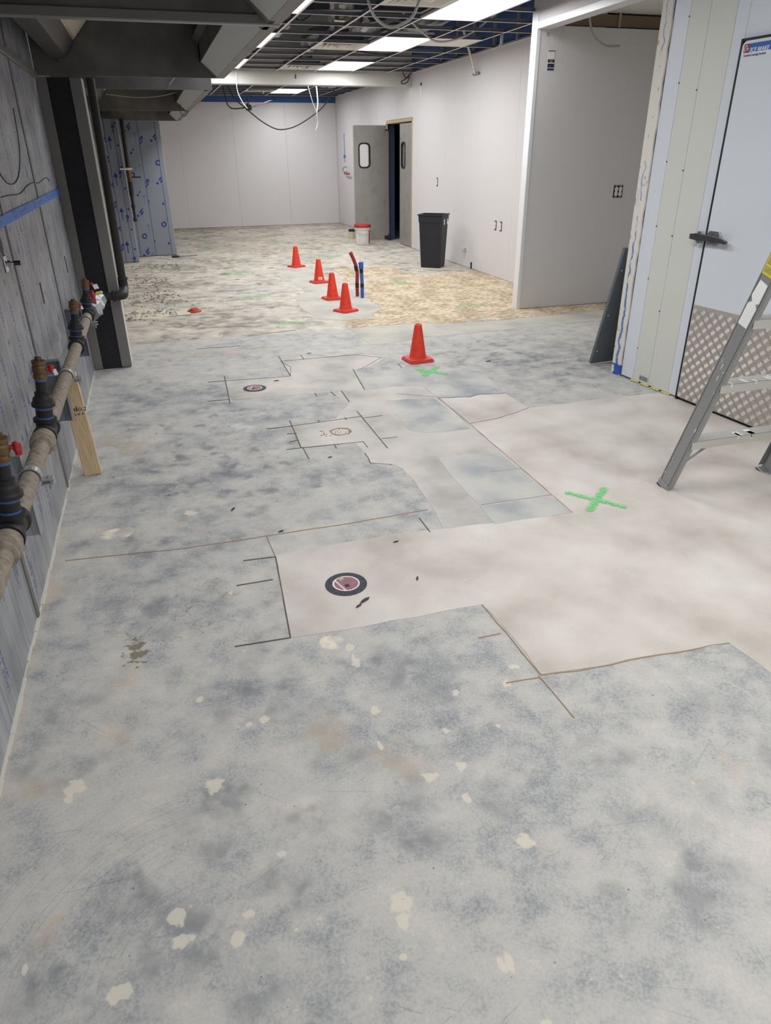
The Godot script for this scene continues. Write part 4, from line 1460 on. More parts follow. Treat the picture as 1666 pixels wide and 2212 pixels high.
func build_ceiling_grid() -> void:
	var g := thing("ceiling_grid", "open suspended ceiling grid of white-faced T bars without tiles", "ceiling grid", Vector3(0, 2.743, 0))
	var xs := [0.97, 1.58, 2.19, 2.80, 3.41, 4.02]
	for x in xs:
		var near_z := 2.0 if x < 3.3 else -4.6
		tee_part("main_runner", Vector3(x, 0, -12.99), Vector3(x, 0, near_z if x < 4 else -7.33), g)
		tee_part("main_runner", Vector3(x, 0, -18.5), Vector3(x, 0, -13.21), g)
	var z := -18.27
	var hidden_by_lamp := func(i: int, zz: float) -> bool:
		for c in [-7.29, -9.73, -12.17, -14.61, -17.05, -4.85]:
			if absf(zz - c) < 0.3 and ((i == 1 and c > -14.0) or (i == 4 and c != -4.85)):
				return true
		return false
	while z < 0.5:
		for i in 7:
			var x0: float = 0.66 if i == 0 else xs[i - 1]
			var x1: float = 4.45 if i == 6 else xs[i]
			if absf(z + 13.1) < 0.14 or hidden_by_lamp.call(i, z) or (i >= 5 and z > -4.7) or (i == 6 and z > -7.3) or (i == 6 and z > -9.3 and fposmod(z, 1.2) < 0.5):
				continue
			tee_part("cross_tee", Vector3(x0 + 0.003, 0.0005, z), Vector3(x1 - 0.003, 0.0005, z), g)
		z += 0.61
	var st := mb()
	for r in [[-18.5, -13.21], [-12.99, -7.33]]:
		box(st, Vector3(4.447, 0.0, r[0]), Vector3(4.47, 0.0015, r[1]))
		box(st, Vector3(4.466, 0.0, r[0]), Vector3(4.469, 0.024, r[1]))
	box(st, Vector3(-0.6, 0.0, -18.52), Vector3(4.45, 0.0015, -18.49))
	box(st, Vector3(-0.6, 0.0, -18.52), Vector3(4.45, 0.03, -18.515))
	obj("wall_angle", st, M.tee_face, g)

	# air diffusers: nested square louvres
	var proto: Node3D = null
	var where := [[-6.98, "nearest white air diffuser, beside the first lit ceiling panel"], [-10.03, "white square air diffuser left of the second lit ceiling panel"], [-12.47, "white square air diffuser just before the bulkhead beam"], [-17.05, "white square air diffuser beyond the bulkhead beam"]]
	for w in where:
		if proto == null:
			proto = thing("air_diffuser", w[1], "air diffuser", Vector3(2.495, 2.743, w[0]), 0.0, "square air diffusers in the grid")
			st = mb()
			var flat := Transform3D(Basis(Vector3(1, 0, 0), Vector3(0, 0, -1), Vector3(0, 1, 0)), Vector3.ZERO)
			var sq := func(s: float) -> PackedVector2Array: return PackedVector2Array([Vector2(-s, -s), Vector2(s, -s), Vector2(s, s), Vector2(-s, s)])
			ring(st, sq.call(0.296), sq.call(0.25), 0.004, flat.translated(Vector3(0, 0.001, 0)))
			obj("frame", st, M.white_paint, proto)
			for k in 4:
				var s0 := 0.246 - k * 0.058
				st = mb()
				for q in 4:
					var r := Basis(Vector3.UP, PI / 2 * q)
					var a0 := r * Vector3(-s0, 0.0, s0)
					var b0 := r * Vector3(s0, 0.0, s0)
					var s1 := s0 - 0.05
					var c0 := r * Vector3(s1, 0.045, s1)
					var d0 := r * Vector3(-s1, 0.045, s1)
					quad(st, a0, b0, c0, d0, (r * Vector3(0, -0.75, -0.66)).normalized())
					quad(st, a0 + Vector3(0, 0.002, 0), b0 + Vector3(0, 0.002, 0), c0 + Vector3(0, 0.002, 0), d0 + Vector3(0, 0.002, 0), (r * Vector3(0, 0.75, 0.66)).normalized())
				obj("louvre", st, M.white_paint, proto)
			st = mb()
			box(st, Vector3(-0.25, 0.05, -0.25), Vector3(0.25, 0.09, 0.25))
			obj("back_box", st, M.joist, proto)
		else:
			dup(proto, "air_diffuser", Vector3(2.495, 2.743, w[0]), 0.0, w[1])
	st = mb()
	box(st, Vector3(3.423, 2.745, -9.722), Vector3(4.008, 2.76, -9.128), 0.003)
	tag(obj("ceiling_tile", st, M.white_paint), "lone plain white ceiling tile beside the second light", "ceiling tile")


# ---------------------------------------------------------------- exhaust hoods over the left wall
func build_hoods() -> void:
	for h in [[-0.6, -3.60, "exhaust hood section directly overhead at the top left edge"], [-3.62, -6.05, "nearest dark steel exhaust hood overhead, filters showing inside"], [-7.1, -10.44, "second dark steel exhaust hood, its pale lip lit from below"], [-10.47, -13.44, "farthest steel exhaust hood, ending at the printed wing wall"]]:
		var z0: float = h[0]
		var z1: float = h[1]
		var t := thing("exhaust_hood", h[2], "exhaust hood", Vector3(0, 2.06, z1), 0.0, "row of exhaust hoods")
		var l := z0 - z1
		var st := mb()
		box(st, Vector3(0.615, 0.0, 0.0), Vector3(0.635, 0.95, l), 0.002)
		obj("front_panel", st, M.dark_steel, t)
		for e in [0.0, l - 0.02]:
			st = mb()
			prism(st, PackedVector2Array([Vector2(-0.63, 0.0), Vector2(0.615, 0.0), Vector2(0.615, 0.95), Vector2(-0.63, 0.95)]), 0.02, xform(Vector3(0, 0, e)))
			obj("end_panel", st, M.dark_steel, t)
			if e == 0.0 and z0 > -1.0:
				st = mb()
				box(st, Vector3(-0.63, -0.004, -0.02), Vector3(0.635, 0.035, 0.03), 0.004)
				obj("hem", st, M.grey_strip, t)
		# gutter along the front: flat lip, slope lightened as floor reflection, dark upright
		st = mb()
		prism(st, PackedVector2Array([Vector2(0.616, 0.0), Vector2(0.575, 0.0), Vector2(0.573, 0.012), Vector2(0.616, 0.012)]), l - 0.06, xform(Vector3(0, 0, 0.03)))
		prism(st, PackedVector2Array([Vector2(0.47, 0.09), Vector2(0.475, 0.09), Vector2(0.475, 0.21), Vector2(0.44, 0.24), Vector2(0.435, 0.238), Vector2(0.47, 0.205)]), l - 0.06, xform(Vector3(0, 0, 0.03)))
		obj("lip", st, M.dark_steel, t)
		st = mb()
		prism(st, PackedVector2Array([Vector2(0.575, 0.001), Vector2(0.580, 0.003), Vector2(0.476, 0.095), Vector2(0.471, 0.092)]), l - 0.22, xform(Vector3(0, 0, 0.11)))
		obj("sloped_face", st, M.lit_lip_steel, t)
		for e in [0.03, l - 0.11]:
			st = mb()
			prism(st, PackedVector2Array([Vector2(0.575, 0.0), Vector2(0.6, 0.0), Vector2(0.6, 0.2), Vector2(0.47, 0.2), Vector2(0.47, 0.09)]), 0.08, xform(Vector3(0, 0, e)))
			obj("mitre_piece", st, M.dark_steel, t)
		# trough and filter bank along the back
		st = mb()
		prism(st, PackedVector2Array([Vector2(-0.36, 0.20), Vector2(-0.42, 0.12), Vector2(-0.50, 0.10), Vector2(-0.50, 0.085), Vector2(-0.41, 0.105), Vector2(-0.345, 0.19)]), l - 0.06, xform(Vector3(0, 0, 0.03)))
		obj("grease_trough", st, M.shaded_steel, t)
		st = mb()
		box(st, Vector3(-0.64, -0.015, 0.02), Vector3(-0.615, 0.022, l - 0.02), 0.003)
		obj("wall_flange", st, M.grey_strip, t)
		var n := int((l - 0.1) / 0.5)
		for k in n:
			var fz := 0.06 + k * (l - 0.12) / n
			var fl_ := (l - 0.12) / n - 0.012
			var xf := Transform3D(Basis(Vector3(0, 0, 1), deg_to_rad(47.0)), Vector3(-0.35, 0.20, fz))
			st = mb()
			box(st, Vector3(0.0, 0.0, 0.0), Vector3(0.52, 0.04, 0.018), 0.002, xf)
			box(st, Vector3(0.0, 0.0, fl_ - 0.018), Vector3(0.52, 0.04, fl_), 0.002, xf)
			box(st, Vector3(0.0, 0.0, 0.018), Vector3(0.018, 0.04, fl_ - 0.018), 0.002, xf)
			box(st, Vector3(0.502, 0.0, 0.018), Vector3(0.52, 0.04, fl_ - 0.018), 0.002, xf)
			var b := 0.034
			while b < fl_ - 0.03:
				box(st, Vector3(0.018, 0.004, b - 0.012), Vector3(0.502, 0.010, b + 0.012), 0.002, xf)
				b += 0.032
			box(st, Vector3(0.01, 0.03, 0.01), Vector3(0.51, 0.036, fl_ - 0.01), 0.0, xf)
			obj("baffle_filter", st, M.filter_steel, t)
		st = mb()
		box(st, Vector3(-0.63, 0.9, 0.02), Vector3(0.615, 0.95, l - 0.02))
		obj("top_panel", st, M.dark_steel, t)
		if z0 > -4.0 and z0 < -1.0:   # a kinked wire at the far corner of the first hood
			st = mb()
			tube(st, [Vector3(-0.5, 0.22, 0.05), Vector3(-0.49, 0.10, 0.05), Vector3(-0.47, 0.07, 0.05), Vector3(-0.475, 0.12, 0.05), Vector3(-0.48, 0.2, 0.05)], 0.004, 5)
			cbox(st, Vector3(-0.485, 0.225, 0.05), Vector3(0.05, 0.03, 0.03), 0.005)
			obj("wire_tie", st, M.ink, t)
	# the corner bracket between the second and third hoods
	for p in [[0.62, 2.06, -10.46]]:
		var st := mb()
		tube(st, curve([Vector3(0.60, 2.10, -10.3), Vector3(0.52, 2.14, -10.2), Vector3(0.50, 2.03, -10.25), Vector3(0.56, 2.0, -10.3), Vector3(0.6, 2.07, -10.3)], 6), 0.004, 5)
		tag(obj("wire_loop", st, M.cable_dark), "small loop of wire at the corner between two hoods", "wire")


# ---------------------------------------------------------------- double swing doors in the right wall
func door_leaf(t: Node3D, width: float) -> void:
	# leaf in local x from 0 (hinge) to -width, height 2.03, face towards local +z
	var st := mb()
	var y0 := 0.012
	var y1 := 2.03
	var wx := -width + 0.2
	var wy := 1.525
	var hole := rounded(0.20, 0.40, 0.06)
	# the leaf is built round the window
	for r in [[-width, wx - 0.1, y0, y1], [wx + 0.1, 0.0, y0, y1], [wx - 0.1, wx + 0.1, y0, wy - 0.2], [wx - 0.1, wx + 0.1, wy + 0.2, y1]]:
		box(st, Vector3(r[0], r[2], -0.02), Vector3(r[1], r[3], 0.02))
	obj("door_panel", st, M.door_steel, t)
	st = mb()
	ring(st, rounded(0.235, 0.435, 0.075), rounded(0.185, 0.385, 0.055), 0.056, Transform3D(Basis(), Vector3(wx, wy, -0.028)))
	obj("window_gasket", st, M.gasket, t)
	st = mb()
	prism(st, rounded(0.19, 0.39, 0.057), 0.004, Transform3D(Basis(), Vector3(wx, wy, -0.002)))
	obj("window_pane", st, M.window_pane, t)
	st = mb()
	box(st, Vector3(-width - 0.006, y0, -0.021), Vector3(-width + 0.004, y1, 0.021), 0.001)
	box(st, Vector3(-0.012, y0, 0.018), Vector3(0.006, y1, 0.0245), 0.001)
	obj("edge_strip", st, M.bright_steel, t)

func build_side_doors() -> void:
	var t := thing("swing_door", "open steel swing door leaf with a rounded window, standing out into the room", "door", Vector3(4.485, 0, -14.40), 0.0, "pair of kitchen swing doors")
	door_leaf(t, 0.685)
	var st := mb()
	lathe(st, [[0.03, 0], [0.03, 0.07], [0.022, 0.08], [0.0, 0.08]], 14, xform(Vector3(-0.03, 1.965, 0.03)))
	box(st, Vector3(-0.09, 1.94, 0.0), Vector3(0.02, 1.962, 0.05), 0.004)
	obj("top_hinge", st, M.chrome, t)
	st = mb()
	box(st, Vector3(-0.10, 0.02, 0.018), Vector3(0.01, 0.09, 0.045), 0.01)
	box(st, Vector3(-0.02, 0.0, 0.0), Vector3(0.012, 0.12, 0.05), 0.004)
	obj("bottom_hinge", st, M.ink, t)
	t = thing("swing_door", "closed steel swing door leaf with a narrow-looking rounded window, in the opening", "door", Vector3(4.50, 0, -12.985), -PI / 2, "pair of kitchen swing doors")
	door_leaf(t, 0.69)
	# door lining: timber, with the far jamb coloured dark as shade
	var d := structure("door_1", "timber-lined double door opening in the right wall")
	st = mb()
	box(st, Vector3(4.455, 2.05, -14.45), Vector3(4.62, 2.10, -12.955), 0.003)
	obj("head_lining", st, M.raw_wood, d)
	st = mb()
	box(st, Vector3(4.462, 0.0, -12.978), Vector3(4.62, 2.05, -12.952), 0.003)
	obj("jamb_lining", st, M.raw_wood, d)
	st = mb()
	box(st, Vector3(4.462, 0.0, -14.447), Vector3(4.62, 2.05, -14.425), 0.003)
	obj("jamb_lining", st, M.navy, d)  # navy puts the shade of the opening into the jamb colour
	# the dark exit door at the end of the corridor
	t = thing("exit_door", "dark navy door with a push bar at the end of the corridor", "door", Vector3(6.0, 0, -18.49))
	st = mb()
	box(st, Vector3(-0.5, 0.01, -0.02), Vector3(0.5, 2.08, 0.02), 0.004)
	obj("door_panel", st, M.navy, t)
	st = mb()
	box(st, Vector3(-0.25, 0.5, 0.02), Vector3(-0.242, 1.9, 0.026), 0.001)
	box(st, Vector3(0.242, 0.5, 0.02), Vector3(0.25, 1.9, 0.026), 0.001)
	obj("seam_strip", st, M.slate_metal, t)
	st = mb()
	box(st, Vector3(-0.42, 0.98, 0.05), Vector3(0.30, 1.04, 0.085), 0.008)
	box(st, Vector3(-0.44, 0.95, 0.02), Vector3(-0.34, 1.07, 0.09), 0.01)
	box(st, Vector3(0.22, 0.93, 0.02), Vector3(0.32, 1.09, 0.09), 0.01)
	obj("push_bar", st, M.chrome_dark, t)

# ---------------------------------------------------------------- gas pipework along the left wall
func build_manifold() -> void:
	var t := thing("gas_manifold", "gas pipe run along the left wall with upright red-handled valves", "pipework", Vector3(-0.52, 0.61, 0))
	var st := mb()
	var zcuts := [1.2, -2.02, -2.86, -4.33, -5.2]
	for i in 4:
		st = mb()
		tube(st, [Vector3(0, 0, zcuts[i] - 0.06), Vector3(0, 0, zcuts[i + 1] + 0.06)], 0.0305, 20)
		obj("pipe", st, M.dusty_pipe, t)
	# union fittings
	for z in [-1.90, -2.74]:
		st = mb()
		var along := xform(Vector3(0, 0, z), Vector3(1, 0, 0), Vector3(0, 0, -1))
		lathe(st, [[0.031, -0.05], [0.041, -0.045], [0.041, -0.03], [0.036, -0.024], [0.045, -0.016], [0.045, 0.016], [0.036, 0.022], [0.040, 0.03], [0.040, 0.045], [0.031, 0.05]], 20, along)
		obj("union", st, M.dusty_pipe, t)
	var tilt := deg_to_rad(6.0)
	for i in 4:
		var z: float = zcuts[i + 1]
		var along := xform(Vector3(0, 0, z), Vector3(1, 0, 0), Vector3(0, 0, -1))
		st = mb()
		lathe(st, [[0.031, -0.07], [0.044, -0.068], [0.044, -0.05], [0.037, -0.045], [0.037, 0.045], [0.044, 0.05], [0.044, 0.068], [0.031, 0.07]], 20, along)
		var up := Transform3D(Basis(Vector3(0, 0, 1), -tilt) * Basis.from_scale(Vector3(1, [0.86, 0.86, 0.74, 0.70][i], 1)), Vector3(0, 0, z))
		lathe(st, [[0.036, 0.0], [0.036, 0.046], [0.043, 0.05], [0.043, 0.064], [0.031, 0.066]], 20, up)
		obj("pipe_tee", st, M.black_iron, t)
		st = mb()
		lathe(st, [[0.031, 0.06], [0.031, 0.125]], 18, up)
		obj("nipple", st, M.black_iron, t)
		st = mb()
		lathe(st, [[0.0315, 0.066], [0.0318, 0.074]], 18, up)
		lathe(st, [[0.0315, 0.108], [0.0320, 0.120]], 18, up)
		lathe(st, [[0.0205, 0.236], [0.0208, 0.246]], 14, up)
		obj("thread_tape", st, M.tape_blue, t)
		st = mb()
		lathe(st, [[0.031, 0.120], [0.043, 0.122], [0.043, 0.136], [0.038, 0.142], [0.034, 0.160], [0.027, 0.168], [0.027, 0.184], [0.02, 0.186]], 20, up)
		obj("reducer", st, M.black_iron, t)
		st = mb()
		lathe(st, [[0.0200, 0.184], [0.0200, 0.246]], 16, up)
		obj("riser", st, M.black_iron, t)
		st = mb()
		lathe(st, [[0.019, 0.244], [0.025, 0.246], [0.025, 0.262], [0.022, 0.266], [0.026, 0.278], [0.026, 0.298], [0.022, 0.306], [0.025, 0.310], [0.025, 0.326], [0.0, 0.327]], 8, up)
		lathe(st, [[0.012, 0.320], [0.012, 0.342], [0.0, 0.342]], 4, up)
		var v := obj("valve", st, M.brass, t)
		st = mb()
		var hx := up * Transform3D(Basis(Vector3.UP, 0.35 if i != 2 else 0.9), Vector3(0, 0.288, 0))
		box(st, Vector3(0.018, -0.006, -0.006), Vector3(0.034, 0.006, 0.006), 0.001, hx)
		box(st, Vector3(0.032, -0.016, -0.012), Vector3(0.048, 0.016, 0.012), 0.005, hx)
		box(st, Vector3(0.036, -0.030 if i == 0 else -0.018, -0.007), Vector3(0.054, 0.012, 0.007), 0.004, hx)
		obj("handle", st, M.red_plastic, v)
		if i >= 1:
			st = mb()
			box(st, Vector3(0.04, -0.062 if i == 3 else -0.045, 0.006), Vector3(0.072 if i == 3 else 0.054, -0.018, 0.0075), 0.0, hx * Transform3D(Basis(Vector3(0, 0, 1), 0.3), Vector3.ZERO))
			obj("paper_tag", st, M.paper, v)
	# supports: a folded plate from the wall and a two-part clamp round the pipe
	for z in [-2.42, -3.68, -5.02]:
		st = mb()
		box(st, Vector3(-0.12, -0.24, z - 0.03), Vector3(-0.02, 0.07, z - 0.027), 0.001)
		box(st, Vector3(-0.026, -0.24, z - 0.055), Vector3(-0.02, 0.07, z - 0.012), 0.002)
		box(st, Vector3(-0.12, 0.065, z - 0.055), Vector3(-0.02, 0.072, z - 0.012), 0.002)
		box(st, Vector3(-0.045, -0.24, z - 0.032), Vector3(-0.04, 0.068, z - 0.02), 0.001)
		obj("support_plate", st, M.slate_metal if z < -2.5 else M.galvanised, t)
		st = mb()
		var prof := []
		for k in 15:
			var a := deg_to_rad(-25.0 + k * 230.0 / 14)
			prof.append(Vector3(cos(a) * 0.0335, sin(a) * 0.0335, z + 0.02))
		for k in 14:
			var p: Vector3 = prof[k]
			var q: Vector3 = prof[k + 1]
			var nrm := ((p + q) * 0.5 - Vector3(0, 0, z + 0.02)).normalized()
			var w := Vector3(0, 0, 0.016)
			quad(st, p - w, p + w, q + w, q - w, nrm)
			quad(st, p - w + nrm * 0.004, p + w + nrm * 0.004, q + w + nrm * 0.004, q - w + nrm * 0.004, nrm)
			quad(st, p + w, q + w, q + w + nrm * 0.004, p + w + nrm * 0.004, Vector3(0, 0, 1))
		box(st, Vector3(0.03, -0.030, z + 0.004), Vector3(0.07, -0.024, z + 0.036), 0.001)
		box(st, Vector3(0.03, -0.014, z + 0.004), Vector3(0.07, -0.008, z + 0.036), 0.001)
		tube(st, [Vector3(0.055, 0.0, z + 0.02), Vector3(0.055, -0.05, z + 0.02)], 0.004, 8)
		box(st, Vector3(-0.08, 0.01, z + 0.006), Vector3(-0.03, 0.016, z + 0.034), 0.001)
		obj("pipe_clamp", st, M.galvanised, t)
	# the far end: a wrapped valve, a short pipe to the right, an elbow and the drop pipe
	st = mb()
	tube(st, [Vector3(0, 0, -5.27), Vector3(0, 0, -5.92), Vector3(0.02, -0.005, -5.95)], 0.0305, 16)
	obj("pipe", st, M.black_iron, t)
	st = mb()
	tube(st, curve([Vector3(0.0, -0.01, -5.34), Vector3(0.015, -0.015, -5.5), Vector3(0.01, -0.03, -5.66), Vector3(0.03, -0.01, -5.8)], 4), 0.058, 9, true, 0.24)
	var wrap := obj("plastic_wrap", st, M.galvanised, t)
	wrap.set_meta("label", "crumpled clear plastic wrapped round the end valve")
	st = mb()
	lathe(st, [[0.014, 0.02], [0.018, 0.03], [0.018, 0.09], [0.013, 0.1], [0.013, 0.115], [0.0, 0.12]], 10, Transform3D(Basis(), Vector3(0.035, 0.01, -5.4)))
	obj("relief_plug", st, M.red_plastic, t)
	st = mb()
	box(st, Vector3(0.05, 0.055, -5.62), Vector3(0.10, 0.075, -5.58), 0.006, Transform3D(Basis(Vector3(0, 0, 1), 0.15), Vector3.ZERO))
	obj("lever", st, M.foam, t)
	st = mb()
	tube(st, [Vector3(0.0, -0.012, -5.95), Vector3(0.155, -0.012, -5.97)], 0.0305, 16)
	obj("pipe", st, M.black_iron, t)
	st = mb()
	tube(st, curve([Vector3(0.135, -0.012, -5.97), Vector3(0.185, -0.010, -5.975), Vector3(0.208, -0.008, -6.0), Vector3(0.209, -0.006, -6.06)], 5), 0.036, 16)
	tube(st, curve([Vector3(0.209, -0.006, -6.05), Vector3(0.209, -0.004, -6.15), Vector3(0.209, 0.016, -6.195), Vector3(0.209, 0.08, -6.2)], 5), 0.036, 16)
	lathe(st, [[0.036, 0.0], [0.043, 0.002], [0.043, 0.016], [0.031, 0.018]], 16, Transform3D(Basis(), Vector3(0.209, 0.072, -6.2)))
	lathe(st, [[0.036, 0.0], [0.042, 0.002], [0.042, 0.016], [0.031, 0.018]], 16, xform(Vector3(0.145, -0.012, -5.97), Vector3(0, 0, 1), Vector3(-1, 0, 0)))
	obj("elbow", st, M.black_iron, t)
	st = mb()
	tube(st, [Vector3(0.209, 0.07, -6.20), Vector3(0.226, 1.45, -6.20)], 0.0305, 16)
	obj("drop_pipe", st, M.black_iron, t)

	# short length of timber standing under the pipe
	var b := thing("timber_prop", "short pale timber board propped upright under the gas pipe", "board", Vector3(-0.521, 0, -3.87))
	var lean := Transform3D(Basis(Vector3(0, 0, 1), 0.045) * Basis(Vector3(1, 0, 0), -0.02), Vector3.ZERO)
	st = mb()
	box(st, Vector3(-0.0445, 0.0, -0.019), Vector3(0.0445, 0.575, 0.0185), 0.003, lean)
	quad(st, lean * Vector3(-0.042, 0.573, 0.019), lean * Vector3(0.042, 0.573, 0.019), lean * Vector3(0.042, 0.002, 0.019), lean * Vector3(-0.042, 0.002, 0.019), lean.basis * Vector3(0, 0, 1))
	obj("board", st, M.pine, b)
	lettering("stamp", "NO.2", 0.028, M.ink, b, lean * Transform3D(Basis(), Vector3(-0.012, 0.375, 0.0185)))
	lettering("stamp", "S-P-F", 0.022, M.ink, b, lean * Transform3D(Basis(), Vector3(-0.014, 0.350, 0.0185)))


# ---------------------------------------------------------------- ladder
func build_ladder() -> void:
	var t := thing("step_ladder", "paint-spattered aluminium step ladder standing before the cooler door", "ladder", Vector3(2.345, 0, -2.74))
	var h := 1.78
	var lean := 0.305
	for s in [0, 1]:
		var foot := Vector3(0.66 * s, 0.0, 0.0)
		var sgn := 1.0 if s == 0 else -1.0
		var top := Vector3(0.66 * s + sgn * 0.055, h, h * lean)
		var d := (top - foot).normalized()
		var across := Vector3(1, 0, 0)
		across = (across - d * across.dot(d)).normalized()
		var f := Transform3D(Basis(across, d, across.cross(d)), foot)
		var l := foot.distance_to(top)
		var st := mb()
		var w := 0.040
		# channel: web on the outside, two flanges inwards
		box(st, Vector3(-0.0015 - 0.0015 * sgn, 0.02, -w), Vector3(0.0015 - 0.0015 * sgn, l, w), 0.0008, f)
		for e in [-1, 1]:
			var x0 := 0.0
			var x1 := 0.027 * sgn
			box(st, Vector3(minf(x0, x1), 0.02, e * w - 0.0015), Vector3(maxf(x0, x1), l, e * w + 0.0015), 0.0008, f)
			box(st, Vector3(minf(-0.003 * sgn, 0.0), 0.02, e * (w - 0.008) - 0.004), Vector3(maxf(-0.003 * sgn, 0.0), l, e * (w - 0.008) + 0.004), 0.001, f)
		obj("rail", st, M.aluminium, t)
		st = mb()   # foot: folded shoe with a dark pad
		box(st, Vector3(-0.006 if s == 0 else -0.03, 0.0, -0.043), Vector3(0.03 if s == 0 else 0.006, 0.006, 0.046), 0.002, f)
		box(st, Vector3(-0.0065 if s == 0 else 0.004, 0.0, -0.043), Vector3(-0.004 if s == 0 else 0.0065, 0.035, 0.043), 0.001, f)
		for e in [-1, 1]:
			tube(st, [f * Vector3(-0.004 * sgn, 0.022, e * 0.026), f * Vector3(-0.009 * sgn, 0.022, e * 0.026)], 0.005, 8)
		var shoe := obj("foot", st, M.galvanised, t)
		st = mb()
		box(st, Vector3(-0.008 if s == 0 else -0.032, -0.005, -0.045), Vector3(0.032 if s == 0 else 0.008, 0.001, 0.048), 0.001, f)
		obj("rubber_pad", st, M.gasket, shoe)
		if s == 0:
			st = mb()
			box(st, Vector3(-0.0042, 1.155, -0.034), Vector3(-0.0034, 1.42, 0.032), 0.0, f)
			var im := Image.create(64, 256, false, Image.FORMAT_RGB8)
			im.fill(Color8(206, 196, 84))
			for k in 60:
				var y := 8 + k * 4
				if k % 9 > 6:
					continue
				var x := 5
				while x < 56:
					var n := rng.randi_range(3, 11)
					im.fill_rect(Rect2i(x, y, mini(n, 58 - x), 2), Color8(72, 66, 26))
					x += n + 3
			glyphs(im, 4, 2, "CAUTION", Color8(60, 54, 22), 1)
			mat("caution_label", Color.WHITE, 0.5)
			M.caution_label.albedo_texture = tex(im)
			quad(st, f * Vector3(-0.0044, 1.42, -0.034), f * Vector3(-0.0044, 1.42, 0.032), f * Vector3(-0.0044, 1.155, 0.032), f * Vector3(-0.0044, 1.155, -0.034), f.basis * Vector3(-1, 0, 0))
			obj("caution_label", st, M.caution_label, t)
			st = mb()
			prism(st, PackedVector2Array([Vector2(-0.03, 0.93), Vector2(0.026, 0.93), Vector2(0.028, 1.02), Vector2(0.012, 1.035), Vector2(0.028, 1.045), Vector2(0.026, 1.125), Vector2(-0.022, 1.13), Vector2(-0.03, 1.06), Vector2(-0.012, 1.04), Vector2(-0.03, 1.025)]), 0.0008, f * xform(Vector3(-0.0036, 0, 0), Vector3(0, 0, 1), Vector3.UP))
			obj("torn_label", st, M.paper, t)
			st = mb()
			for k in 8:
				var yy := rng.randf_range(0.06, 0.8)
				var zz := rng.randf_range(-0.033, 0.033)
				box(st, Vector3(-0.0042, yy, zz), Vector3(-0.0032, yy + rng.randf_range(0.006, 0.03), zz + rng.randf_range(0.002, 0.008)), 0.0003, f)
			obj("paint_fleck", st, M.paper, t).set_meta("kind", "stuff")
	for k in 5:
		var y := 0.302 + 0.312 * k
		var z := y * lean
		var x0 := 0.055 * y / h + 0.003
		var x1 := 0.66 - x0
		var st := mb()
		box(st, Vector3(x0, y - 0.003, z - 0.038), Vector3(x1, y, z + 0.042), 0.001)
		box(st, Vector3(x0, y - 0.042, z + 0.039), Vector3(x1, y, z + 0.042), 0.001)
		box(st, Vector3(x0, y - 0.022, z - 0.038), Vector3(x1, y, z - 0.035), 0.001)
		for r in 9:
			box(st, Vector3(x0, y - 0.0005, z - 0.034 + r * 0.009), Vector3(x1, y + 0.0012, z - 0.030 + r * 0.009), 0.0004)
		var step := obj("step", st, M.aluminium_worn, t)
		if k < 2:
			st = mb()
			for q in 6:
				var px := rng.randf_range(x0 + 0.02, x1 - 0.2)
				box(st, Vector3(px, y + 0.001, z + rng.randf_range(-0.02, 0.02)), Vector3(px + rng.randf_range(0.01, 0.035), y + 0.0018, z + 0.043), 0.0004)
				if q % 2 == 0:
					box(st, Vector3(px + 0.004, y - rng.randf_range(0.012, 0.028), z + 0.042), Vector3(px + 0.012, y + 0.0015, z + 0.0432), 0.0004)
			obj("paint_drip", st, M.paper, step).set_meta("kind", "stuff")
	for s in [0, 1]:   # braces under the bottom step
		var sx := 0.006 if s == 0 else 0.654
		var dx := 0.13 if s == 0 else -0.13
		var st := mb()
		tube(st, [Vector3(sx + 0.004, 0.14, 0.14 * lean + 0.02), Vector3(sx + dx, 0.262, 0.285 * lean + 0.02)], 0.007, 6)
		obj("brace", st, M.galvanised, t)
	var st := mb()
	box(st, Vector3(0.02, h - 0.01, h * lean - 0.09), Vector3(0.64, h + 0.02, h * lean + 0.16), 0.006)
	obj("top_cap", st, M.aluminium, t)
	for s in [0, 1]:
		st = mb()
		var a := Vector3(0.06 + 0.54 * s, h - 0.02, h * lean + 0.11)
		var b := Vector3(0.0 + 0.66 * s, 0.0, h * lean + 0.62)
		tube(st, [a, b], 0.018, 8)
		obj("rear_leg", st, M.aluminium, t)
	for k in 3:
		var u := 0.3 + 0.25 * k
		st = mb()
		var y := h * (1.0 - u)
		tube(st, [Vector3(0.06 - 0.06 * u, y, h * lean + 0.11 + 0.51 * u), Vector3(0.60 + 0.06 * u, y, h * lean + 0.11 + 0.51 * u)], 0.011, 8)
		obj("rear_brace", st, M.aluminium, t)


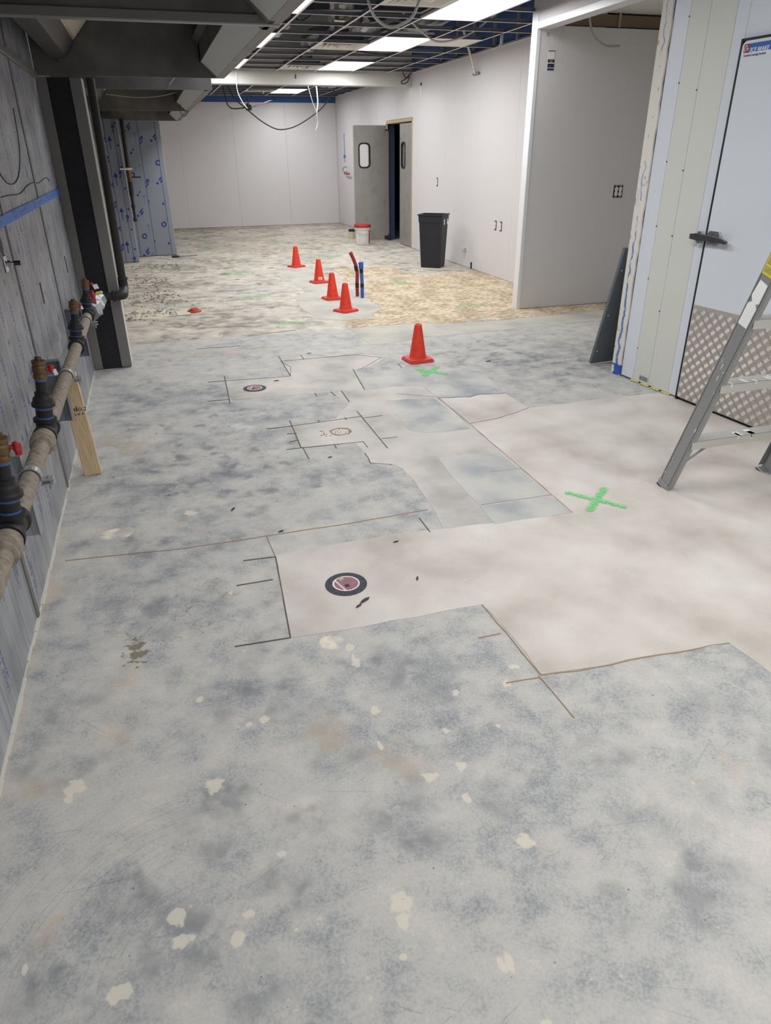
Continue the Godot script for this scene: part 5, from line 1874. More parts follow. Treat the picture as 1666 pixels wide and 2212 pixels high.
# ---------------------------------------------------------------- cones
func build_cones() -> void:
	var t := thing("traffic_cone", "orange traffic cone standing alone, nearest the camera, above a green paint mark", "traffic cone", Vector3(1.972, 0, -5.53), deg_to_rad(6), "orange traffic cones")
	var st := mb()
	var oct := rounded(0.225, 0.225, 0.035, 4)
	prism(st, oct, 0.016, xform(Vector3(0, 0.0, 0), Vector3(1, 0, 0), Vector3(0, 0, -1)))
	prism(st, rounded(0.205, 0.205, 0.03, 4), 0.009, xform(Vector3(0, 0.016, 0), Vector3(1, 0, 0), Vector3(0, 0, -1)))
	for k in 4:
		box(st, Vector3(-0.03, 0.0, 0.1), Vector3(0.03, 0.02, 0.114), 0.003, Transform3D(Basis(Vector3.UP, k * PI / 2 + PI / 4 * 0), Vector3.ZERO))
	obj("base", st, M.cone_base, t)
	st = mb()
	lathe(st, [[0.076, 0.022], [0.073, 0.034], [0.070, 0.036], [0.031, 0.292], [0.029, 0.300], [0.022, 0.303], [0.019, 0.300], [0.019, 0.26], [0.0, 0.25]], 28)
	obj("cone_body", st, M.cone_orange, t)
	var more := [[1.905, -7.75, 28.0, "orange traffic cone in front of its row, nearest of the four by the conduits"], [1.935, -8.52, 12.0, "orange traffic cone half hidden behind the front one of its row, left of the conduits"],
		[2.04, -9.76, 14.0, "orange traffic cone facing its white sticker forward, third along the row"], [2.02, -11.34, 33.0, "farthest orange traffic cone, at the back end of the row"]]
	for i in more.size():
		var m: Array = more[i]
		var c := dup(t, "traffic_cone", Vector3(m[0], 0, m[1]), deg_to_rad(m[2]), m[3])
		if i == 2 or i == 0:
			st = mb()
			var ang := deg_to_rad(-2.0 if i == 2 else 62.0) - deg_to_rad(m[2])
			var b := Basis(Vector3.UP, ang)
			var xf := Transform3D(b, b * Vector3(0.004, 0.062, 0.0672)) * Transform3D(Basis(Vector3(1, 0, 0), -0.15), Vector3.ZERO)
			box(st, Vector3(-0.025, -0.018, 0), Vector3(0.025, 0.018, 0.0015), 0.0, xf)
			var tagm := obj("sticker", st, M.paper, c)
			st = mb()
			for k in 3:
				box(st, Vector3(-0.015, -0.008 + k * 0.005, 0.0012), Vector3(0.013 - k * 0.004, -0.005 + k * 0.005, 0.002), 0.0, xf)
			obj("print", st, M.ink, tagm)


# ---------------------------------------------------------------- things on the floor
func build_floor_things() -> void:
	# slim waste bin
	var t := thing("waste_bin", "tall black tapered waste bin by the white right wall", "bin", Vector3(4.005, 0, -10.60), deg_to_rad(50))
	var st := mb()
	var levels := [[0.0, 0.122, 0.150], [0.012, 0.126, 0.154], [0.64, 0.152, 0.182], [0.645, 0.158, 0.188], [0.735, 0.161, 0.192], [0.737, 0.172, 0.204], [0.752, 0.172, 0.204], [0.752, 0.152, 0.183], [0.70, 0.150, 0.181], [0.05, 0.118, 0.146]]
	for i in levels.size() - 1:
		var p := rounded(levels[i][1] * 2, levels[i][2] * 2, 0.022, 3)
		var q := rounded(levels[i + 1][1] * 2, levels[i + 1][2] * 2, 0.022, 3)
		for k in p.size():
			var j := (k + 1) % p.size()
			var a := Vector3(p[k].x, levels[i][0], p[k].y)
			var b := Vector3(p[j].x, levels[i][0], p[j].y)
			var c := Vector3(q[j].x, levels[i + 1][0], q[j].y)
			var d := Vector3(q[k].x, levels[i + 1][0], q[k].y)
			var n := (c - a).cross(d - b).normalized()
			var out := Vector3(a.x + c.x, 0, a.z + c.z)
			if absf(n.y) > 0.8:
				n = Vector3.UP if i > 2 else Vector3.UP
			elif (n.dot(out) < 0.0) != (i >= 7):
				n = -n
			quad(st, a, b, c, d, n)
	box(st, Vector3(-0.115, 0.004, -0.143), Vector3(0.115, 0.05, 0.143))
	obj("bin_body", st, M.bin_black, t)
	for x in [-0.03, 0.11]:
		st = mb()
		prism(st, rounded(0.042, 0.075, 0.006, 3), 0.003, xform(Vector3(x - 0.02, 0.645, 0.1865), Vector3(1, 0, 0), Vector3(0, 1, 0.03).normalized()))
		obj("sticker", st, M.paper, t)

	# bucket and small can by the open door leaf
	t = thing("bucket", "white plastic bucket with a red lid before the open door leaf", "bucket", Vector3(3.79, 0, -13.87))
	st = mb()
	lathe(st, [[0.0, 0.004], [0.132, 0.0], [0.136, 0.01], [0.146, 0.27], [0.158, 0.272], [0.158, 0.284], [0.149, 0.287], [0.150, 0.315], [0.0, 0.318]], 30)
	obj("pail", st, M.bucket_white, t)
	st = mb()
	lathe(st, [[0.150, 0.308], [0.160, 0.309], [0.161, 0.352], [0.156, 0.358], [0.140, 0.354], [0.0, 0.352]], 30)
	obj("lid", st, M.lid_red, t)
	for s in [[-1.18, -0.82, M.paper], [0.72, 1.02, M.lid_red], [-0.62, 0.55, M.bucket_white]]:
		st = mb()
		for k in 8:
			var a0: float = lerpf(s[0], s[1], k / 8.0)
			var a1: float = lerpf(s[0], s[1], (k + 1) / 8.0)
			var lo := 0.139
			var hi := 0.1465
			quad(st, Vector3(sin(a0) * hi, 0.255, cos(a0) * hi), Vector3(sin(a1) * hi, 0.255, cos(a1) * hi), Vector3(sin(a1) * lo, 0.03, cos(a1) * lo), Vector3(sin(a0) * lo, 0.03, cos(a0) * lo), Vector3(sin(a0), 0, cos(a0)))
		obj("label_panel", st, s[2], t)
	st = mb()
	var bail := []
	for k in 13:
		var a := lerpf(-1.25, 1.25, k / 12.0)
		bail.append(Vector3(sin(a) * 0.166, 0.262 - cos(a) * 0.10 + 0.03, cos(a) * 0.166))
	tube(st, bail, 0.003, 6)
	obj("bail", st, M.galvanised, t)
	t = thing("small_can", "small cream can with a dark rim beside the red-lidded bucket", "can", Vector3(3.875, 0, -15.0))
	st = mb()
	lathe(st, [[0.0, 0.0], [0.066, 0.0], [0.068, 0.004], [0.068, 0.135], [0.066, 0.14], [0.0, 0.141]], 20)
	obj("can_body", st, M.can_cream, t)
	st = mb()
	lathe(st, [[0.068, 0.132], [0.072, 0.134], [0.073, 0.172], [0.064, 0.174], [0.06, 0.16], [0.0, 0.155]], 20)
	obj("can_lid", st, M.ink, t)

	# taped conduit stubs
	t = thing("conduit_stub", "dark red conduit stub bent over at the top, rising beside the cones", "conduit", Vector3(2.262, 0, -8.58))
	st = mb()
	var red := curve([Vector3(0, 0, 0), Vector3(0.0, 0.15, 0), Vector3(0.005, 0.27, 0), Vector3(-0.005, 0.34, 0), Vector3(-0.035, 0.43, 0), Vector3(-0.068, 0.50, 0)], 5)
	tube(st, red, 0.021, 14)
	obj("tube", st, M.conduit_red, t)
	st = mb()
	tube(st, [Vector3(0.0, 0.105, 0), Vector3(0.0, 0.16, 0)], 0.0225, 14)
	tube(st, [Vector3(-0.002, 0.30, 0), Vector3(-0.012, 0.36, 0)], 0.0225, 14)
	obj("tape_band", st, M.tape_black, t)
	st = mb()
	tube(st, [Vector3(-0.062, 0.49, 0), Vector3(-0.075, 0.515, 0)], 0.023, 10)
	obj("end_cap", st, M.conduit_red, t)
	t = thing("conduit_stub", "blue conduit stub with a wire hook at the top, rising beside the cones", "conduit", Vector3(2.292, 0, -8.46))
	st = mb()
	tube(st, [Vector3(0, 0, 0), Vector3(0.0, 0.2, 0), Vector3(-0.006, 0.36, 0)], 0.021, 14)
	tube(st, [Vector3(-0.006, 0.34, 0), Vector3(-0.008, 0.415, 0)], 0.028, 14)
	obj("tube", st, M.conduit_blue, t)
	st = mb()
	tube(st, [Vector3(0.0, 0.125, 0), Vector3(0.0, 0.17, 0)], 0.0225, 14)
	tube(st, [Vector3(-0.004, 0.29, 0), Vector3(-0.006, 0.34, 0)], 0.0225, 14)
	obj("tape_band", st, M.tape_black, t)
	st = mb()
	tube(st, curve([Vector3(-0.012, 0.41, 0), Vector3(-0.014, 0.47, 0), Vector3(-0.018, 0.495, 0), Vector3(-0.004, 0.5, 0), Vector3(-0.004, 0.485, 0)], 5), 0.004, 6)
	obj("wire_hook", st, M.cable_white, t)

	# floor cleanouts
	for d in [["round floor cleanout with a maroon lettered disc, nearest the camera", Vector3(0.54, 0, -2.352), 0.3], ["round floor cleanout with a maroon disc, farther off by the wing wall", Vector3(0.545, 0, -5.17), -0.4]]:
		t = thing("floor_cleanout", d[0], "floor drain", d[1], d[2], "floor cleanouts")
		st = mb()
		lathe(st, [[0.086, 0.0012], [0.086, 0.0030], [0.05, 0.0040], [0.0, 0.0040]], 36)
		obj("collar", st, M.rubber_dark, t)
		st = mb()
		lathe(st, [[0.056, 0.0040], [0.056, 0.0052], [0.0, 0.0054]], 36)
		var im := Image.create(128, 128, false, Image.FORMAT_RGB8)
		im.fill(Color8(138, 88, 98))
		for y in 128:
			for x in 128:
				var r := Vector2(x - 64, y - 64).length()
				if r > 56.0:
					im.set_pixel(x, y, Color8(226, 216, 216))
		for k in 30:
			var a := rng.randf_range(0, TAU)
			var p := Vector2(64, 64) + Vector2.from_angle(a) * rng.randf_range(16, 50)
			stroke(im, p, p + Vector2(rng.randf_range(3, 12), rng.randf_range(-2, 2)), 1, Color8(206, 168, 176))
		stroke(im, Vector2(34, 14), Vector2(34, 114), 9, Color8(226, 220, 220))
		stroke(im, Vector2(34, 20), Vector2(34, 108), 2, Color8(120, 110, 112))
		var lm := mat("cleanout_disc", Color.WHITE, 0.6)
		lm.albedo_texture = tex(im)
		for k in 36:
			var t0 := TAU * k / 36
			var t1 := TAU * (k + 1) / 36
			tri(st, [Vector3(0, 0.0056, 0), Vector3(cos(t0) * 0.056, 0.0054, sin(t0) * 0.056), Vector3(cos(t1) * 0.056, 0.0054, sin(t1) * 0.056)], [Vector3.UP, Vector3.UP, Vector3.UP],
				[Vector2(0.5, 0.5), Vector2(0.5 + cos(t0) * 0.5, 0.5 + sin(t0) * 0.5), Vector2(0.5 + cos(t1) * 0.5, 0.5 + sin(t1) * 0.5)])
		obj("lettered_disc", st, lm, t)
		st = mb()
		box(st, Vector3(0.0, 0.005, -0.052), Vector3(0.022, 0.0065, -0.03), 0.0005, Transform3D(Basis(Vector3.UP, 0.3), Vector3.ZERO))
		obj("paper_scrap", st, M.raw_wood, t)
		st = mb()
		prism(st, PackedVector2Array([Vector2(-0.012, -0.008), Vector2(0.006, -0.010), Vector2(0.009, 0.006), Vector2(-0.008, 0.009)]), 0.0012, xform(Vector3(-0.004, 0.0056, 0.016), Vector3(1, 0, 0), Vector3(0, 0, -1)))
		obj("square_hole", st, M.ink, t)
	t = thing("patched_ring", "rough tan ring of filler where a floor drain was closed", "floor patch", Vector3(0.94, 0, -4.07))
	st = mb()
	var prev := []
	for k in 41:
		var a := TAU * (k % 40) / 40
		rng.seed = 900 + (k % 40)
		var r0 := 0.058 + rng.randf_range(-0.006, 0.006)
		var r1 := r0 + rng.randf_range(0.004, 0.014)
		var now := [Vector3(cos(a) * r0, 0.004, sin(a) * r0 * 0.95), Vector3(cos(a) * r1, 0.004, sin(a) * r1 * 0.95)]
		if k > 0:
			quad(st, prev[0], prev[1], now[1], now[0], Vector3.UP)
			quad(st, prev[1], now[1], now[1] - Vector3(0, 0.004, 0), prev[1] - Vector3(0, 0.004, 0), Vector3(cos(a), 0, sin(a)))
			quad(st, prev[0], now[0], now[0] - Vector3(0, 0.004, 0), prev[0] - Vector3(0, 0.004, 0), -Vector3(cos(a), 0, sin(a)))
		prev = now
	rng.seed = 777
	obj("filler_ring", st, M.saw_tan, t)
	st = mb()
	for k in 26:
		var p := Vector3(rng.randf_range(-0.14, 0.06), 0.003, rng.randf_range(-0.05, 0.06))
		cbox(st, p, Vector3(rng.randf_range(0.003, 0.01), 0.005, rng.randf_range(0.002, 0.006)), 0.001)
	obj("crumbs", st, M.saw_tan, t).set_meta("kind", "stuff")

	# small loose items farther back
	t = thing("screwdriver", "long black-handled screwdriver lying by the end wing wall", "screwdriver", Vector3(0.20, 0.018, -13.16), deg_to_rad(2))
	st = mb()
	lathe(st, [[0.0, 0.0], [0.014, 0.002], [0.018, 0.012], [0.018, 0.10], [0.012, 0.115], [0.015, 0.13], [0.0, 0.132]], 10, xform(Vector3(0, 0, 0), Vector3(0, 1, 0), Vector3(1, 0, 0)))
	obj("handle", st, M.ink, t)
	st = mb()
	tube(st, [Vector3(0.13, 0, 0), Vector3(0.40, 0, 0), Vector3(0.43, 0.004, 0)], 0.006, 8)
	obj("shank", st, M.chrome_dark, t)
	t = thing("drain_plug", "red plastic pipe cap lying flat on the worn floor", "cap", Vector3(0.29, 0, -8.30), 0.3)
	st = mb()
	lathe(st, [[0.0, 0.0], [0.075, 0.0], [0.078, 0.006], [0.076, 0.014], [0.055, 0.018], [0.05, 0.030], [0.0, 0.032]], 24)
	box(st, Vector3(-0.035, 0.028, -0.008), Vector3(0.035, 0.040, 0.008), 0.003)
	obj("cap", st, mat("cap_red", c8(186, 66, 44), 0.5), t)
	t = thing("clear_wrapper", "crumpled clear plastic wrapper on the floor left of the red cap", "wrapper", Vector3(-0.075, 0, -8.40))
	st = mb()
	tube(st, curve([Vector3(-0.03, 0.03, 0.01), Vector3(0.0, 0.045, 0.0), Vector3(0.02, 0.05, -0.01), Vector3(0.01, 0.085, -0.02)], 4), 0.034, 9, true, 0.3)
	obj("wrapper", st, M.plastic_clear, t)
	st = mb()
	tube(st, curve([Vector3(-0.035, 0.02, 0.02), Vector3(0.0, 0.05, 0.026), Vector3(0.03, 0.03, 0.02), Vector3(0.0, 0.012, 0.022), Vector3(-0.035, 0.02, 0.02)], 5), 0.006, 6, true, 0.2)
	obj("folded_rim", st, M.foil, t)
	# rubble left from the old tile bed
	var chip := mb()
	cbox(chip, Vector3.ZERO, Vector3(0.03, 0.014, 0.022), 0.005)
	var mm := MultiMesh.new()
	mm.transform_format = MultiMesh.TRANSFORM_3D
	mm.use_colors = true
	mm.mesh = chip.commit()
	mm.instance_count = 420
	M.rubble.vertex_color_use_as_albedo = true
	for i in 420:
		var c: Array = [[-0.18, -8.35, 0.32, 0.28], [-0.2, -10.6, 0.35, 0.6], [-0.1, -9.4, 0.35, 0.5], [0.0, -12.2, 0.4, 0.25]][i % 4]
		var p := Vector3(c[0] + rng.randfn(0, 0.5) * c[2], 0.004, c[1] + rng.randfn(0, 0.5) * c[3])
		p.x = clampf(p.x, -0.6, 0.6)
		var s := rng.randf_range(0.25, 1.25)
		mm.set_instance_transform(i, Transform3D(Basis(Vector3.UP, rng.randf_range(0, TAU)).scaled(Vector3.ONE * s), p))
		var v := rng.randf_range(0.25, 1.0)
		mm.set_instance_color(i, Color(v, v, v))
	var mi := MultiMeshInstance3D.new()
	mi.name = "rubble"
	mi.multimesh = mm
	mi.material_override = M.rubble
	add_child(mi, true)
	tag(mi, "crumbs of broken tile mortar scattered by the left wall", "rubble")
	mi.set_meta("kind", "stuff")
	# leaves and chips
	var leaf := thing("leaf", "larger dark dry leaf beside the nearest floor cleanout", "leaf", Vector3(0.58, 0.003, -2.215), 0.5)
	st = mb()
	prism(st, PackedVector2Array([Vector2(-0.028, -0.003), Vector2(-0.01, -0.008), Vector2(0.015, -0.007), Vector2(0.028, 0.0), Vector2(0.015, 0.007), Vector2(-0.008, 0.006)]), 0.0025, xform(Vector3.ZERO, Vector3(1, 0, 0), Vector3(0, 0, -1)))
	obj("blade", st, M.debris, leaf)
	for d in [[0.548, -2.185, 0.5, 0.6, "small dark leaf scrap just below the larger leaf"], [0.83, -2.30, 1.1, 0.55, "thin curled dark twig scrap right of the nearest cleanout"], [0.84, -2.62, 0.1, 0.5, "dark chip on the beige patch right of the saw-cut corner"],
		[0.36, -2.88, 0.3, 0.55, "dark chip on the grey floor above the long joint line"], [0.78, -3.68, 0.2, 0.5, "dark chip below the patched drain ring"], [0.17, -3.18, 0.9, 0.7, "greenish dark scrap on the grey floor left of centre"],
		[0.73, -5.31, 0.2, 0.8, "dark lump right of the farther cleanout"], [2.52, -5.3, 0.0, 0.9, "dark chip right of the nearer green paint mark's cone"], [1.0, -10.4, 0.2, 1.4, "dark chip on the worn floor left of the cone row"],
		[1.14, -6.05, 0.1, 0.7, "dark chip left of the lone cone"]]:
		var c := dup(leaf, "leaf", Vector3(d[0], 0.003, d[1]), d[2], d[4])
		c.scale = Vector3(d[3], 1.2, d[3])
		c.set_meta("category", "debris")

	# green spray marks
	var spray := func(w: int, strokes: Array, width: float, a: float) -> StandardMaterial3D:
		var im := Image.create(w, w, false, Image.FORMAT_RGBA8)
		var nz := bytes(91, 0.06, w, w, 3)
		for y in w:
			for x in w:
				var p := Vector2(x, y) / w
				var best := 9.0
				for s in strokes:
					best = minf(best, p.distance_to(Geometry2D.get_closest_point_to_segment(p, s[0], s[1])))
				var v := clampf(1.25 - best / width, 0.0, 1.0)
				v = clampf(v * v * 1.15 * (0.5 + (nz[y * w + x] - 100) / 90.0), 0.0, 1.0)
				im.set_pixel(x, y, Color(0.46, 0.86, 0.52, v * a))
		var m := StandardMaterial3D.new()
		m.resource_name = "spray_paint"
		m.albedo_texture = tex(im)
		m.transparency = BaseMaterial3D.TRANSPARENCY_ALPHA
		m.roughness = 0.8
		return m
	var cross_a: StandardMaterial3D = spray.call(192, [[Vector2(0.16, 0.11), Vector2(0.79, 0.89)], [Vector2(0.88, 0.16), Vector2(0.16, 0.84)]], 0.095, 0.9)
	var cross_b: StandardMaterial3D = spray.call(96, [[Vector2(0.2, 0.16), Vector2(0.8, 0.86)], [Vector2(0.8, 0.2), Vector2(0.2, 0.82)], [Vector2(0.25, 0.45), Vector2(0.6, 0.5)]], 0.15, 0.85)
	var smear: StandardMaterial3D = spray.call(96, [[Vector2(0.12, 0.55), Vector2(0.6, 0.5)], [Vector2(0.5, 0.4), Vector2(0.88, 0.62)]], 0.2, 0.38)
	for g in [[1.935, -2.72, 0.14, 0.14, cross_a, "bright green spray-painted X on the beige floor before the ladder"], [1.95, -5.17, 0.13, 0.14, cross_b, "green spray-painted X just in front of the lone cone"],
		[1.22, -7.33, 0.16, 0.2, smear, "faint green spray mark left of the mortar bed"], [3.30, -7.55, 0.17, 0.2, smear, "green spray mark on the mortar by the alcove corner"],
		[3.05, -9.35, 0.14, 0.4, smear, "faint green spray mark on the mortar behind the conduits"], [1.05, -11.1, 0.2, 0.35, smear, "faint green spray mark left of the farthest cone"],
		[2.7, -12.4, 0.3, 0.25, smear, "faint green spray streak between the cones and the bin"], [0.9, -14.2, 0.2, 0.4, smear, "pale green spray mark near the end wing wall"], [2.4, -16.2, 0.25, 0.5, smear, "pale green spray mark near the back wall"],
		[1.1, -9.0, 0.2, 0.2, smear, "faint green spray mark left of the second cone pair"]]:
		st = mb()
		var y := 0.0045
		quad(st, Vector3(-g[2], y, -g[3]), Vector3(g[2], y, -g[3]), Vector3(g[2], y, g[3]), Vector3(-g[2], y, g[3]), Vector3.UP)
		var o := obj("spray_mark", st, g[4])
		o.position = Vector3(g[0], 0, g[1])
		tag(o, g[5], "paint mark", "green spray marks on the floor")

	# folded sheet-metal panel leaning on the cooler's end
	t = thing("metal_panel", "dark grey folded sheet-metal panel leaning at the cooler's corner", "panel", Vector3(3.285, 0.0, -4.952), 0.0809)
	var lean := Transform3D(Basis(Vector3(1, 0, 0), 0.245), Vector3(0, 0.004, 0))
	st = mb()
	box(st, Vector3(0.0, 0.0, -0.004), Vector3(0.60, 0.945, 0.0), 0.001, lean)
	box(st, Vector3(0.0, 0.0, -0.03), Vector3(0.003, 0.945, 0.0), 0.001, lean)
	box(st, Vector3(0.0, 0.94, -0.03), Vector3(0.60, 0.945, 0.0), 0.001, lean)
	obj("sheet", st, M.slate_metal, t)
	st = mb()
	box(st, Vector3(0.085, 0.075, 0.0), Vector3(0.60, 0.083, 0.004), 0.0015, lean)
	box(st, Vector3(0.085, 0.075, 0.0), Vector3(0.092, 0.72, 0.004), 0.0015, lean)
	obj("pressed_rib", st, M.slate_metal, t)
	for y in [0.11, 0.42, 0.78]:
		st = mb()
		lathe(st, [[0.0055, 0.0], [0.0055, 0.0012], [0.0, 0.0012]], 10, lean * xform(Vector3(0.028, y, 0.0), Vector3(1, 0, 0), Vector3(0, 0, 1)))
		obj("punched_hole", st, M.sign_white, t)


# ---------------------------------------------------------------- things fixed to the walls
func outlet(called: String, label: String, at: Vector3, turn: float, gangs: int, group: String) -> void:
	var t := thing(called, label, "outlet", at, turn, group)
	var st := mb()
	box(st, Vector3(-0.026 * gangs - 0.004, -0.062, -0.004), Vector3(0.026 * gangs + 0.004, 0.062, 0.0015), 0.001)
	obj("box", st, M.ink, t)
	for k in gangs:
		var x := (k - (gangs - 1) / 2.0) * 0.05
		st = mb()
		for s in [-1, 1]:
			prism(st, rounded(0.038, 0.042, 0.015, 4), 0.006, Transform3D(Basis(), Vector3(x, s * 0.024, 0.001)))
		box(st, Vector3(x - 0.013, -0.012, 0.001), Vector3(x + 0.013, 0.012, 0.0055), 0.001)
		var r := obj("receptacle", st, M.paper, t)
		st = mb()
		for s in [-1, 1]:
			for q in [-1, 1]:
				box(st, Vector3(x + q * 0.007 - 0.0012, s * 0.021 - 0.001, 0.0065), Vector3(x + q * 0.007 + 0.0012, s * 0.021 + 0.008, 0.0073))
			lathe(st, [[0.0025, 0.0], [0.0, 0.0005]], 8, xform(Vector3(x, s * 0.021 - 0.008, 0.007), Vector3(1, 0, 0), Vector3(0, 0, 1)))
		obj("slot", st, M.ink, r)
		st = mb()
		for s in [-1, 1]:
			box(st, Vector3(x - 0.016, s * 0.056 - 0.004, 0.0012), Vector3(x + 0.016, s * 0.056 + 0.004, 0.003), 0.001)
		obj("mounting_ear", st, M.galvanised, t)

func build_wall_things() -> void:
	outlet("wall_outlet", "uncovered double outlet on the grey alcove wall", Vector3(4.84, 1.175, -7.197), 0.0, 2, "bare outlets")
	outlet("wall_outlet", "uncovered outlet alone on the white wall above the bin", Vector3(4.467, 1.14, -11.70), -PI / 2, 1, "bare outlets")
	outlet("wall_outlet", "left of two uncovered outlets side by side low on the white wall", Vector3(4.467, 0.67, -9.425), -PI / 2, 1, "bare outlets")
	outlet("wall_outlet", "right of two uncovered outlets side by side low on the white wall", Vector3(4.467, 0.67, -9.255), -PI / 2, 1, "bare outlets")
	# stickers on the alcove wall
	var t := thing("panel_sticker", "small navy and white sticker strip high on the alcove wall", "sticker", Vector3(3.90, 2.27, -7.197))
	var st := mb()
	box(st, Vector3(-0.035, 0.0, -0.001), Vector3(0.035, 0.17, 0.0005))
	obj("strip", st, M.paper, t)
	for r in [[0.0, 0.016, M.label_navy], [0.022, 0.055, M.label_navy], [0.064, 0.09, M.ink], [0.155, 0.162, M.ink]]:
		st = mb()
		box(st, Vector3(-0.035, r[0], 0.0), Vector3(0.035, r[1], 0.0012))
		obj("print_block", st, r[2], t)
	st = mb()
	box(st, Vector3(-0.016, 0.064, 0.001), Vector3(0.016, 0.086, 0.0016))
	box(st, Vector3(-0.02, 0.03, 0.001), Vector3(0.0, 0.036, 0.0016))
	obj("print_gap", st, M.grey_strip, t)
	t = thing("panel_sticker", "faint pencilled tag at the top corner of the alcove wall", "sticker", Vector3(3.845, 2.545, -7.1985))
	st = mb()
	for k in 4:
		box(st, Vector3(-0.02 + k * 0.002, 0.0 + k * 0.009, 0.0), Vector3(0.02 - k * 0.003, 0.003 + k * 0.009, 0.0008), 0.0, Transform3D(Basis(Vector3(0, 0, 1), -0.25), Vector3.ZERO))
	obj("scribble", st, M.grey_strip, t)
	# blue tape with handwriting on the left wall
	t = thing("tape_strip", "blue masking tape strip with handwriting across the left wall", "tape", Vector3(-0.6385, 1.3, 0))
	var im := Image.create(1024, 32, false, Image.FORMAT_RGB8)
	im.fill(Color8(70, 118, 198))
	var pen := Color8(16, 20, 40)
	for blk in [90, 330, 560, 760, 960]:   # arrows and scribbled notes
		var x := int(blk)
		stroke(im, Vector2(x, 4), Vector2(x + 16, 27), 2, pen)
		stroke(im, Vector2(x + 16, 27), Vector2(x + 38, 14), 2, pen)
		stroke(im, Vector2(x + 2, 5), Vector2(x + 26, 8), 2, pen)
		for k in 9:
			var p := Vector2(x + 62 + k * 9, 12 + rng.randi_range(-3, 3))
			stroke(im, p, p + Vector2(rng.randf_range(1, 6), rng.randf_range(4, 12)), 2, pen)
			if k % 2:
				stroke(im, p, p + Vector2(7, rng.randf_range(-3, 3)), 1, pen)
	mat("tape_note", Color.WHITE, 0.6)
	M.tape_note.albedo_texture = tex(im)
	st = mb()
	var ends := [[-2.9, 0.0], [-3.7, 0.006], [-4.93, 0.016], [-6.09, 0.026]]
	for i in 3:
		var a: Array = ends[i]
		var b: Array = ends[i + 1]
		var x := 0.007 if true else 0.0
		var u0: float = (-2.9 - a[0]) / 3.19
		var u1: float = (-2.9 - b[0]) / 3.19
		# mirrored so that the writing runs the way one reads it, from the camera side to the far side
		quad(st, Vector3(x, a[1] + 0.036, a[0]), Vector3(x, b[1] + 0.034, b[0]), Vector3(x, b[1] - 0.010, b[0]), Vector3(x, a[1] - 0.008, a[0]), Vector3.RIGHT, Rect2(u0, 0, u1 - u0, 1))
		quad(st, Vector3(x - 0.001, a[1] + 0.036, a[0]), Vector3(x - 0.001, b[1] + 0.034, b[0]), Vector3(x - 0.001, b[1] - 0.010, b[0]), Vector3(x - 0.001, a[1] - 0.008, a[0]), Vector3.LEFT)
	obj("tape", st, M.tape_note, t)
	# pencil crack line above the tape
	st = mb()
	tube(st, curve([Vector3(-0.637, 1.405, -3.3), Vector3(-0.637, 1.408, -3.9), Vector3(-0.637, 1.40, -4.3), Vector3(-0.637, 1.425, -4.6), Vector3(-0.637, 1.435, -4.9), Vector3(-0.637, 1.425, -5.1), Vector3(-0.637, 1.445, -5.5), Vector3(-0.637, 1.42, -5.65)], 5), 0.0022, 5)
	tag(obj("drawn_line", st, M.ink), "wavy dark line drawn on the left wall above the tape", "mark")
	st = mb()
	tube(st, curve([Vector3(-0.637, 1.75, -3.6), Vector3(-0.637, 1.58, -3.75), Vector3(-0.637, 1.46, -4.0), Vector3(-0.637, 1.47, -4.35), Vector3(-0.637, 1.6, -4.62), Vector3(-0.637, 1.8, -4.72)], 6), 0.0022, 5)
	tag(obj("drawn_loop", st, M.ink), "curved pencil loop drawn high on the left wall", "mark")
	# hole and small cock at the left edge
	t = thing("wall_spigot", "small steel spigot with a dark grip below a round hole, at the left wall", "spigot", Vector3(-0.64, 1.16, -3.50))
	st = mb()
	lathe(st, [[0.055, 0.0], [0.055, 0.004], [0.045, 0.005], [0.0, 0.005]], 20, xform(Vector3(0.0, 0.075, 0.02), Vector3(0, 0, -1), Vector3(1, 0, 0)))
	obj("hole_ring", st, M.grey_strip, t)
	st = mb()
	lathe(st, [[0.045, 0.005], [0.0, 0.006]], 20, xform(Vector3(0.0005, 0.075, 0.02), Vector3(0, 0, -1), Vector3(1, 0, 0)))
	obj("hole", st, M.gasket, t)
	st = mb()
	box(st, Vector3(0.0, -0.035, -0.02), Vector3(0.008, 0.035, 0.03), 0.003)
	tube(st, [Vector3(0.004, 0.0, 0.0), Vector3(0.035, 0.0, -0.005)], 0.008, 10)
	lathe(st, [[0.015, 0.0], [0.015, 0.014], [0.0, 0.014]], 6, xform(Vector3(0.012, 0.0, -0.002), Vector3(0, 0, -1), Vector3(1, 0, 0)))
	obj("spigot_body", st, M.chrome, t)
	st = mb()
	tube(st, [Vector3(0.034, 0.0, -0.005), Vector3(0.06, 0.0, -0.01)], 0.010, 10)
	obj("grip", st, mat("grip_plum", c8(52, 24, 36), 0.5), t)

	# fittings on the long white wall
	st = mb()
	box(st, Vector3(4.4665, 1.38, -17.80), Vector3(4.4695, 1.98, -17.76), 0.0)
	box(st, Vector3(4.4660, 1.47, -17.88), Vector3(4.4690, 1.53, -17.70), 0.0)
	tag(obj("tape_cross", st, M.conduit_blue), "long upright strip of blue tape with a crosspiece on the white wall", "tape")
	t = thing("gauge_valve", "small round gauge with a red lever on the far white wall", "gauge", Vector3(4.47, 1.16, -17.55))
	st = mb()
	lathe(st, [[0.055, 0.0], [0.06, 0.01], [0.06, 0.035], [0.052, 0.037]], 20, xform(Vector3(-0.04, 0.07, -0.1), Vector3(1, 0, 0), Vector3(0, 0, 1)))
	tube(st, [Vector3(0.0, -0.02, -0.16), Vector3(-0.05, -0.02, -0.1), Vector3(-0.05, 0.02, -0.09)], 0.012, 8)
	tube(st, [Vector3(-0.05, -0.02, -0.12), Vector3(-0.05, -0.02, 0.12)], 0.012, 8)
